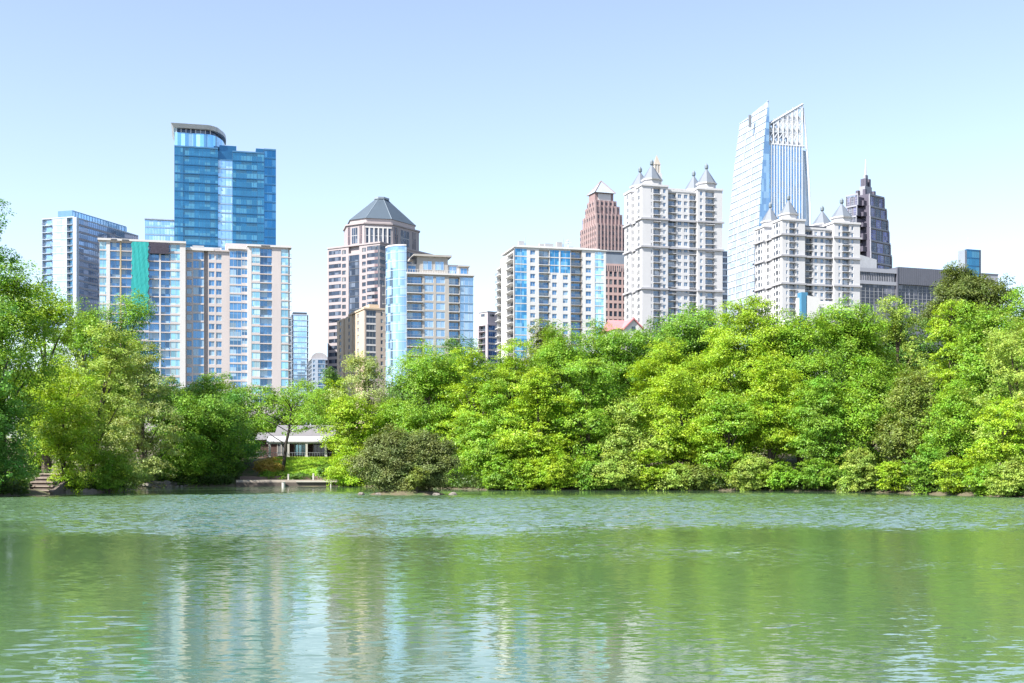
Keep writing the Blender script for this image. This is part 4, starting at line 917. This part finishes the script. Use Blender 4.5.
# low retaining wall behind the path
strip('retaining_wall', 240, 345, 4.31, 4.75, -.3, 1.35, wall('wall_brown_stone', (.17, .12, .10), .9, .3, 1), 'brown stone retaining wall between the path and the lawn', 'wall', wob=.06)
# stone steps on the left bank
x, y = pX(36, 127); r = empty('stone_steps', (x, y, .1), R(-12)); tag(r, 'pale stone steps coming down to the water on the left bank', 'steps')
STN = wall('stone_steps_pale', (.24, .20, .165), .9, .25, 1.5)
for k in range(5):
    q = MB(); wdt = 1.75-.1*k; q.box(-wdt+.05, wdt*.9-.05, .66*k+.12, .66*k+1.0, -.6, .22+.42*k, 1); q.box(-wdt, wdt*.9, .66*k, .66*k+.78, .221+.42*k, .34+.42*k); q.build('step', [STN, wall('stone_dark', (.10, .08, .07), .9, .3, 1.5)], r)  # risers coloured dark to paint the shadow lines under the treads
for sx in (-2.1, 1.72):
    q = MB(); q.loft([[(sx, -.2, -.5), (sx+.35, -.2, -.5), (sx+.35, -.2, .2), (sx, -.2, .2)], [(sx*.86, 3.6, -.5), (sx*.86+.35, 3.6, -.5), (sx*.86+.35, 3.6, 1.7), (sx*.86, 3.6, 1.7)]]); q.build('cheek_wall', wall('stone_dark', (.16, .13, .11), .9, .3, 1.5), r)
strip('bank_wall', 66, 123, -.25, .35, -.8, .42, wall('stone_bank', (.24, .2, .17), .9, .35, 1.5), 'low weathered stone edging along the water below the pale leafy trees', 'wall', wob=.1)
def rock(name, px, Y, sz, label, seed, mat, group=None, z=None):
    import bmesh
    bm = bmesh.new(); bmesh.ops.create_icosphere(bm, subdivisions=2, radius=1); rg = random.Random(seed)
    for v in bm.verts: v.co *= rg.uniform(.78, 1.12)
    for v in bm.verts: v.co = (v.co.x*sz[0], v.co.y*sz[1], v.co.z*sz[2])
    me = bpy.data.meshes.new(name); bm.to_mesh(me); bm.free(); me.materials.append(mat); o = bpy.data.objects.new(name, me); COL.objects.link(o)
    x, y = pX(px, Y); o.location = (x, y, (hz(x, y) if z is None else z)+sz[2]*.2); o.rotation_euler = (0, 0, rg.uniform(0, 6)); tag(o, label, 'rock', group); return o
RK = wall('rock_pale', (.15, .135, .12), .9, .3, 1.2)
for i, (px, Y, s_, lb) in enumerate(((146, 161, .55, 'pale rubble rock nearest the left stone edging'), (152, 164, .7, 'largest pale rock on the gravel bank left of the dark green tree'), (159, 166, .5, 'rounded pale rock in the middle of the gravel bank'), (167, 168, .6, 'pale rock at the right end of the gravel bank'),
                                  (361, 123.4, .4, 'grey rock at the left tip of the island'), (378, 122.6, .3, 'small grey rock at the water before the island shrubs'), (436, 122.4, .32, 'grey rock under the right half of the island shrubs'), (453, 123.2, .35, 'grey rock at the right tip of the island'))):
    rock('shore_rock', px, Y, (s_*1.5, s_, s_*.7), lb, i+3, RK, 'rocks at the water edge', z=None if px < 300 else 0)
q = MB(); rg = random.Random(11)
gx, gy = pX(158, 166); xs_ = []
for k in range(420):
    x = gx+rg.uniform(-3.4, 3); y = gy+rg.uniform(-3.5, 4)+ (x-gx)*.35; zq = hz(x, y)
    if zq < -.05: continue
    s_ = rg.uniform(.08, .28); q.loft([[(x+s_*math.cos(a+k), y+s_*math.sin(a+k), zq-.05) for a in (0, 1.3, 2.5, 3.8, 5)], [(x+s_*.6*math.cos(a+k), y+s_*.6*math.sin(a+k), zq+s_*.8) for a in (0, 1.3, 2.5, 3.8, 5)]])
tag(q.build('gravel', RK), 'loose pale gravel on the bank left of the dark green tree', 'gravel', kind='stuff')

# ------------------------------------------------------------------ trees
def crown_mesh(seed, rx, ry, rz, leaf, dens, kind):
    g = np.random.default_rng(seed)
    r0 = min(rx, rz)*{'round': .44, 'layer': .40, 'airy': .36, 'shrub': .5}[kind]; r0 = min(max(r0, .5), 2.7)
    nl = int(np.clip(2.3*(rx*rz+rx*ry*.6)/r0**2, 6, 40))
    dv = g.normal(size=(nl, 3)); dv /= np.linalg.norm(dv, axis=1, keepdims=True)
    dv[:, 1] = np.where(g.random(nl) < .3, -np.abs(dv[:, 1]), dv[:, 1])
    rad = g.uniform(.5, .95, nl)[:, None]
    zz = dv[:, 2]; taper = 1-.25*np.clip(zz, 0, 1)[:, None]
    lc = dv*rad*np.array([rx-.5*r0, ry-.5*r0, rz-.45*r0])*np.concatenate([taper, taper, np.ones((nl, 1))], 1)
    lc = np.concatenate([lc, [[0, 0, rz*.55], [0, -ry*.3, -rz*.2]]]); nl += 2
    lr = r0*g.uniform(.65, 1.15, nl)
    # clumps on every lobe
    nc = {'round': 26, 'layer': 24, 'airy': 20, 'shrub': 24}[kind]
    cd = g.normal(size=(nl, nc, 3)); cd[..., 2] = cd[..., 2]+.25; cd /= np.linalg.norm(cd, axis=2, keepdims=True)
    fl = {'round': .85, 'layer': .68, 'airy': .95, 'shrub': .8}[kind]
    cc = lc[:, None]+cd*(lr[:, None, None]*g.uniform(.6, 1.08, (nl, nc, 1)))*np.array([1, 1, fl])
    rc = (lr[:, None]*g.uniform(.26, .52, (nl, nc)))
    cc = cc.reshape(-1, 3); rc = rc.ravel(); cd = cd.reshape(-1, 3)
    keep = g.random(len(rc)) > {'round': .08, 'layer': .1, 'airy': .28, 'shrub': .05}[kind]; cc, rc, cd = cc[keep], rc[keep], cd[keep]
    num = np.maximum(4, (4.1*dens*rc**2/leaf**2*g.uniform(.5, 1.3, len(rc)))).astype(int)
    idx = np.repeat(np.arange(len(rc)), num); n = len(idx)
    o = g.normal(size=(n, 3)); o /= np.linalg.norm(o, axis=1, keepdims=True); o *= (g.random(n)**.45)[:, None]
    th = {'round': .7, 'layer': .42, 'airy': .6, 'shrub': .6}[kind]
    P = cc[idx]+o*rc[idx, None]*np.array([1.1, 1.1, th])
    rho = np.hypot(o[:, 0], o[:, 1]); P[:, 2] -= rc[idx]*rho**2*(.35 if kind != 'airy' else .1)      # sprays droop at their rim
    out = P/np.array([rx, ry, rz]); out /= np.maximum(np.linalg.norm(out, axis=1, keepdims=True), .1)
    nr = .45*out+.35*cd[idx]+np.array([0, 0, .75])+.55*g.normal(size=(n, 3)); nr /= np.linalg.norm(nr, axis=1, keepdims=True)
    for ax, hw in ((0, rx), (1, ry), (2, rz)):            # fill the intended outline
        lo, hi = np.percentile(P[:, ax], (2.5, 97.5) if ax < 2 else (2, 98.9)); k = 2*hw/(hi-lo); P[:, ax] = (P[:, ax]-(lo+hi)/2)*k; lc[:, ax] = (lc[:, ax]-(lo+hi)/2)*k
    t = np.cross(nr, g.normal(size=(n, 3))); t /= np.linalg.norm(t, axis=1, keepdims=True); b_ = np.cross(nr, t)
    s = leaf*g.uniform(.55, 1.25, n)[:, None]; asp = .33
    v = np.stack([P-t*s*.5, P-t*s*.05+b_*s*asp-nr*s*.06, P+t*s*.5-nr*s*.12, P-t*s*.05-b_*s*asp-nr*s*.06], 1).reshape(-1, 3)
    me = npmesh('crown', v, np.arange(4*n).reshape(n, 4)); me.materials.append(LEAF)
    return me, lc, n
def lin(h):
    """sRGB hex of a leaf's own colour to linear"""
    c = [int(h[i:i+2], 16)/255 for i in (0, 2, 4)]
    return tuple(x/12.92 if x < .04045 else ((x+.055)/1.055)**2.4 for x in c)+(1,)
LCK = 1.95
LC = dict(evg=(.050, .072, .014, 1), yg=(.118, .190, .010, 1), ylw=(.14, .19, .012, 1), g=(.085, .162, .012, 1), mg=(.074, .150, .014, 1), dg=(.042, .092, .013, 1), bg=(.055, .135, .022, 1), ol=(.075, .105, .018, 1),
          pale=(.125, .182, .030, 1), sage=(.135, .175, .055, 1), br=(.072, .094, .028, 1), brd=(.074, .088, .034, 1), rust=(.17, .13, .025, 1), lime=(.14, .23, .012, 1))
TOTAL = [0]
def tree(name, cat, xl, xr, yt, yb, Y, col, kind, label, dens=2.6, trunk_px=None, lean=0, thick=1., ryk=.9, leaf=None, group=None, tmat=None):
    seed = abs(hash((round(xl), round(yt), round(Y)))) % 99991
    g = random.Random(seed); cx = (xl+xr)/2; rx = (xr-xl)/2/F*Y; zt = CH+(HY-yt)/F*Y; zb = CH+(HY-yb)/F*Y
    X = (cx-512)/F*Y; tx = X if trunk_px is None else (trunk_px-512)/F*Y
    gz = hz(tx, Y)
    zb = max(zb, gz-.1, .05) if cat != 'tree' or yb > 470 else zb
    rz = (zt-zb)/2; zc = (zt+zb)/2; ry = min(max(rx*ryk, 1.0), 6.0)
    lf = leaf or (.23 if Y < 140 else .255 if Y < 190 else .33)
    if cat == 'shrub': lf *= .8
    base = min(gz, zt-1)
    r_ = empty(name, (tx, Y, base)); tag(r_, label, cat, group)
    me, lobes, n = crown_mesh(seed, rx, ry, rz, lf, dens, kind); TOTAL[0] += n
    o = bpy.data.objects.new('crown' if cat == 'tree' else 'foliage', me); COL.objects.link(o); o.parent = r_; o.location = (X-tx, 0, zc-base)
    o.color = tuple(min(.5, q*LCK) for q in LC[col][:3])+(1,)
    m = MB(); H = zt-base; tr = thick*(.022*H+.06)*(1 if cat == 'tree' else .5)
    top = Vector((X-tx+lean, 0, zc+rz*.45-base)); pts = []
    for k in range(6):
        t = k/5; p_ = Vector((0, 0, -.6)).lerp(top, t); p_.x += g.uniform(-.12, .12)*H*.08*(t > 0); p_.y += g.uniform(-.12, .12)*H*.08*(t > 0); pts.append(p_)
    m.tube(pts, [tr*1.25, tr, tr*.85, tr*.65, tr*.42, tr*.15], 8)
    for lb in lobes[:14]:
        e = Vector((lb[0]+X-tx, lb[1], lb[2]+zc-base)); t = max(.12, min(.85, (e.z-rz*.55)/max(top.z, .5))); i = min(4, int(t*5)); s_ = pts[i].lerp(pts[i+1], t*5-i)
        mid = s_.lerp(e, .5)+Vector((0, 0, g.uniform(-.1, .35)*(e-s_).length*.3)); m.tube([s_, mid, e], [tr*.42*(1-t*.6), tr*.25, tr*.08], 5)
    m.build('trunk' if cat == 'tree' else 'stems', tmat or BARK, r_)
    return r_
T = lambda *a, **k: tree('broadleaf_tree', 'tree', *a, **k)
S = lambda *a, **k: tree('lakeside_shrub', 'shrub', *a, **k)
# left bank
T(-38, 14, 203, 470, 114, 'bg', 'airy', 'tall dark tree cut by the left picture edge, twigs against the sky', dens=3)
T(-40, 42, 268, 440, 120, 'g', 'round', 'green tree at the left edge, crown against the sky beside the pale glass block')
S(-40, 26, 398, 495, 116.5, 'bg', 'shrub', 'dark bluish green shrub overhanging the water at the left edge', ryk=.6)
T(12, 80, 292, 450, 146, 'yg', 'round', 'mid green tree below the left half of the pale glass block')
T(50, 116, 311, 440, 168, 'g', 'round', 'green tree below the dark side of the pale glass block')
T(92, 153, 301, 440, 172, 'mg', 'round', 'tall rounded green tree standing in front of the teal net, above the other left trees')
T(36, 92, 375, 487, 130, 'yg', 'airy', 'loose yellow-green tree with thin stems right above the stone steps', thick=.6, dens=3.3)
T(68, 142, 332, 486, 137, 'pale', 'airy', 'large pale willow-like tree with dark leaning trunks on the left bank', thick=.8, trunk_px=88, dens=3.3)
T(112, 174, 347, 486, 163, 'sage', 'airy', 'silvery pale green tree right of the large willow-like tree', thick=.6, dens=3.3)
T(20, 62, 408, 470, 150, 'g', 'round', 'shaded green tree filling in behind the stone steps')
S(92, 128, 452, 491, 134, 'g', 'shrub', 'small green shrub above the weathered stone edging', ryk=.5)
S(10, 28, 455, 493, 124, 'mg', 'shrub', 'dark green shrub at the left side of the stone steps', ryk=.6)
S(52, 80, 465, 491, 131, 'yg', 'shrub', 'small yellow-green shrub at the right side of the stone steps', ryk=.5)
T(148, 204, 395, 487, 172, 'mg', 'round', 'rounded bright green tree above the gravel bank')
S(166, 205, 440, 486, 171.5, 'g', 'shrub', 'fresh green bush at the water just right of the gravel bank')
T(170, 238, 377, 484, 178, 'mg', 'round', 'broad dark-shaded green tree left of the lawn', dens=3)
T(212, 254, 392, 480, 186, 'bg', 'round', 'darkest green tree beside the left end of the lakeside house', dens=3)
S(205, 240, 455, 487, 179, 'dg', 'shrub', 'dark shrub at the water left of the seawall')
T(150, 192, 380, 440, 205, 'dg', 'round', 'dark green tree behind the bright green tree at the foot of the pinkish condominium')
T(190, 250, 384, 440, 215, 'ol', 'round', 'olive tree peeping over the dark trees below the middle of the pinkish condominium')
# around the house
T(246, 342, 384, 431, 184, 'g', 'airy', 'lone tree with a bare forked dark trunk standing on the lawn', trunk_px=281, thick=.75, dens=1.5, tmat=wall('bark_dark', (.03, .026, .022), .9, .3, 1))
T(240, 292, 388, 455, 214, 'mg', 'round', 'green tree behind the left end of the lakeside house')
T(284, 334, 384, 455, 216, 'g', 'round', 'green tree behind the middle of the lakeside house roof')
T(318, 358, 382, 455, 218, 'yg', 'round', 'yellow-green tree behind the right end of the lakeside house')
T(316, 346, 371, 420, 245, 'dg', 'round', 'small dark tree below the cream apartment block')
S(256, 281, 458, 474, 181, 'rust', 'shrub', 'rusty orange-tinged shrub on the lawn left of the dark trunk')
S(262, 286, 470, 479, 180, 'mg', 'shrub', 'low dark green shrub at the foot of the rusty shrub')
S(288, 312, 473, 480, 179.6, 'dg', 'shrub', 'low dark hedge-like shrub along the bottom of the lawn')
S(318, 340, 464, 479, 180, 'dg', 'shrub', 'dark shrub at the bottom right corner of the lawn')
S(330, 368, 452, 484, 173, 'lime', 'shrub', 'vivid lime shrub at the right end of the seawall')
T(328, 376, 398, 475, 177, 'yg', 'layer', 'bright yellow-green small tree at the right of the lawn')
# centre
T(336, 402, 358, 470, 184, 'sage', 'airy', 'pale greyish tree with visible twigs behind the island', dens=2.5)
T(386, 466, 352, 482, 176, 'g', 'round', 'broad green tree right behind the island shrubs, below the curved glass condominium', dens=3)
T(440, 486, 340, 400, 236, 'dg', 'round', 'dark green round treetop right of the curved glass condominium')
T(446, 504, 353, 470, 170, 'yg', 'layer', 'tall yellow-green tree below the small lilac-grey apartment block')
T(452, 500, 415, 488, 158, 'g', 'layer', 'green tree at the water just right of the island', trunk_px=480)
S(348, 402, 436, 494, 124.6, 'br', 'shrub', 'brownish olive island shrub, left of the two', ryk=.6, dens=3.2) if False else None
tree('island_shrub', 'shrub', 360, 430, 432, 495, 124.6, 'br', 'shrub', 'larger dull olive domed shrub on the left of the island', ryk=.45, dens=5)
tree('island_shrub', 'shrub', 404, 454, 437, 495, 124.4, 'br', 'shrub', 'smaller dull olive shrub on the right of the island', ryk=.5, dens=5)
tree('island_shrub', 'shrub', 408, 426, 467, 485, 122.9, 'ol', 'shrub', 'small greener shrub at the front of the island', ryk=.6)
# right shore, tall trees at the back
T(482, 548, 345, 460, 172, 'yg', 'layer', 'yellow-green tree below the left edge of the white and blue condominium')
T(528, 562, 323, 380, 240, 'ol', 'round', 'grey-olive treetop at the foot of the bright blue corner glass')
T(522, 590, 333, 450, 180, 'g', 'round', 'green tree below the middle of the white and blue condominium', dens=3.4)
T(566, 626, 329, 440, 184, 'g', 'round', 'fresh green treetop below the pink grid office', dens=3.4)
T(598, 658, 334, 440, 178, 'mg', 'round', 'green treetop just below the red-roofed house', dens=3.4)
T(634, 694, 322, 420, 205, 'dg', 'round', 'dark green rounded tree below the left of the tallest white condominium')
T(662, 734, 312, 420, 200, 'mg', 'round', 'dense dark dome-shaped tree below the right of the tallest white condominium', dens=3)
T(640, 706, 345, 455, 170, 'yg', 'layer', 'yellow-tipped tree in front of the dark dome-shaped tree')
T(694, 794, 305, 460, 168, 'yg', 'layer', 'largest bright yellow-green tree below the swept glass tower', dens=3.3)
T(764, 838, 320, 450, 166, 'g', 'round', 'green tree directly below the blue panel of the low white building', dens=3.4)
T(816, 890, 309, 440, 172, 'g', 'round', 'bright green tree in front of the low white terraces', dens=3.4)
T(868, 928, 301, 430, 176, 'pale', 'airy', 'pale feathery tree below the long grey building', dens=3.2)
tree('evergreen_tree', 'tree', 929, 1000, 270, 336, 214, 'evg', 'round', 'dark olive dome-shaped tree rising highest at the right, before the blue stair tower', dens=6)
T(930, 972, 304, 420, 166, 'yg', 'layer', 'slim yellow-green tree just below the dark olive dome')
T(955, 1012, 308, 430, 156, 'g', 'round', 'green tree right below the dark olive dome')
T(1000, 1060, 292, 420, 168, 'g', 'round', 'green treetop cut by the right picture edge')
T(984, 1050, 322, 480, 132, 'pale', 'airy', 'pale leafy tree cut by the right picture edge near the water', dens=2.6)
# shaded trees standing further back on the right bank
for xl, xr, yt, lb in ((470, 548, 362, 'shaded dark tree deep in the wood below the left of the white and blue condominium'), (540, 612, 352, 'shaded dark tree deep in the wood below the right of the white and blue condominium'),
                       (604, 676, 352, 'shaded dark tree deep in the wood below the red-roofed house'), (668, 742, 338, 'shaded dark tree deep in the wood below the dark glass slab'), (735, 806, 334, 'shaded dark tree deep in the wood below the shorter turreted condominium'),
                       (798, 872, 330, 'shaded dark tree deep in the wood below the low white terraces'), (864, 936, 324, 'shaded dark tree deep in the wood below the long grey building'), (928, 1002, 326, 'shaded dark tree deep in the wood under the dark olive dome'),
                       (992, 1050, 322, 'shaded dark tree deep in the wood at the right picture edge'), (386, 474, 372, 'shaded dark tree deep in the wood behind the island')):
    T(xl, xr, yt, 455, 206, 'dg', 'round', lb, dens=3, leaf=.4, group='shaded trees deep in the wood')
# right shore, front row at the water
T(470, 528, 385, 480, 154, 'g', 'layer', 'layered green shore tree two right of the island', trunk_px=500)
T(506, 570, 372, 482, 152, 'yg', 'layer', 'layered yellow-green shore tree below the bright blue corner glass', trunk_px=540)
T(554, 618, 362, 482, 152, 'g', 'layer', 'layered green shore tree below the pink tower', trunk_px=588)
T(604, 662, 400, 482, 150, 'pale', 'layer', 'pale green shore tree below the red-roofed house', trunk_px=630)
T(640, 716, 372, 481, 152, 'yg', 'layer', 'wide yellow-green shore tree below the tallest white condominium', trunk_px=690)
T(700, 760, 395, 482, 149, 'g', 'layer', 'green shore tree below the left fin of the swept glass tower', trunk_px=725)
T(742, 806, 360, 481, 151, 'yg', 'layer', 'yellow-green shore tree below the turreted shorter condominium', trunk_px=770)
T(794, 852, 380, 483, 147, 'mg', 'layer', 'deep green shore tree below the rounded dark window', trunk_px=822)
T(842, 900, 360, 483, 147, 'g', 'round', 'green shore tree below the stepped dark tower', trunk_px=868)
T(884, 940, 375, 485, 140, 'ol', 'round', 'olive-tinted shore tree left of the slim yellow-green tree')
T(926, 988, 385, 487, 136, 'g', 'round', 'fresh green shore tree below the dark olive dome', trunk_px=960)
T(976, 1030, 400, 489, 126, 'yg', 'layer', 'yellow-green shore tree nearest the right picture edge')
# shrubs at the waterline
sh = [(488, 520, 458, 'g', 'green shrub hanging over the water at the left end of the right shore'), (515, 548, 462, 'yg', 'yellow-green shrub at the water below the bright blue corner glass'),
      (545, 580, 455, 'lime', 'lime shrub at the water below the middle of the white and blue condominium'), (580, 606, 464, 'mg', 'dark green shrub at the water below the pink grid office'),
      (600, 640, 455, 'pale', 'pale leafy shrub at the water below the red-roofed house'), (636, 662, 452, 'yg', 'yellow shrub at the water below the left of the tallest white condominium'),
      (660, 690, 466, 'sage', 'greyish shrub at the water below the right of the tallest white condominium'), (690, 716, 468, 'br', 'brownish shrub at the water where the bank shows dark'),
      (735, 768, 458, 'pale', 'pale shrub at the water below the swept glass tower'), (766, 795, 466, 'g', 'green shrub at the water below the shorter turreted condominium'),
      (802, 834, 462, 'mg', 'dark shrub at the water below the blue panel'), (846, 884, 452, 'pale', 'pale shrub at the water below the stepped dark tower'),
      (882, 908, 464, 'yg', 'yellow-green shrub at the water below the pale feathery tree'), (912, 944, 448, 'mg', 'rounded green shrub at the water left of the fresh green shore tree'),
      (940, 972, 460, 'lime', 'lime shrub at the water below the dark olive dome'), (970, 1000, 466, 'g', 'green shrub at the water, second from the right picture edge'), (996, 1036, 460, 'pale', 'pale shrub at the water cut by the right picture edge')]
for xl, xr, yt, col, lb in sh:
    Yb = float(np.interp((xl+xr)/2, SHX, SHY)); S(xl-3, xr+3, yt-2, HY+CH*F/Yb-1-(xl*7 % 5), Yb-.1, {'pale': 'pale', 'sage': 'pale', 'lime': 'yg', 'br': 'ol'}.get(col, col), 'layer', lb, ryk=.6, dens=3.2, group='shrubs along the right waterline')
def undergrowth():
    g = np.random.default_rng(3); n = 26000
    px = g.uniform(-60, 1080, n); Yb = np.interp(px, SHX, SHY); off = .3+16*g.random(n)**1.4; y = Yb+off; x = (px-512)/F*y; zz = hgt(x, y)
    keep = ~((px > 232) & (px < 346)) & ~((px > 24) & (px < 52) & (off < 6)) & (zz > .1) & ~((px > 138) & (px < 176) & (off < 5)); x, y, zz = x[keep], y[keep], zz[keep]; n = len(x); K = 6
    c = np.repeat(np.stack([x, y, zz], -1), K, 0); n *= K; hh = np.repeat(g.uniform(.3, 1.5, len(x)), K)
    P = c+np.stack([g.normal(0, .3, n), g.normal(0, .3, n), hh*g.random(n)], -1); nr = g.normal(0, .5, (n, 3))+np.array([0, -.2, .9]); nr /= np.linalg.norm(nr, axis=1, keepdims=True)
    t = np.cross(nr, g.normal(size=(n, 3))); t /= np.linalg.norm(t, axis=1, keepdims=True); b_ = np.cross(nr, t); s_ = g.uniform(.2, .42, n)[:, None]
    v = np.stack([P-t*s_*.5, P+b_*s_*.33, P+t*s_*.5, P-b_*s_*.33], 1).reshape(-1, 3)
    me = npmesh('undergrowth', v, np.arange(4*n).reshape(n, 4)); me.materials.append(LEAF); o = bpy.data.objects.new('undergrowth', me); COL.objects.link(o); o.color = (.055, .105, .018, 1)  # leaf colour darkened to paint in the shade at the foot of the bank
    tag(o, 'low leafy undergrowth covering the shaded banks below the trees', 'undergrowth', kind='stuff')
undergrowth()
open('/tmp/n.txt', 'w').write(str(TOTAL[0]))
print('leaves', TOTAL[0], 'objects', len(bpy.data.objects))
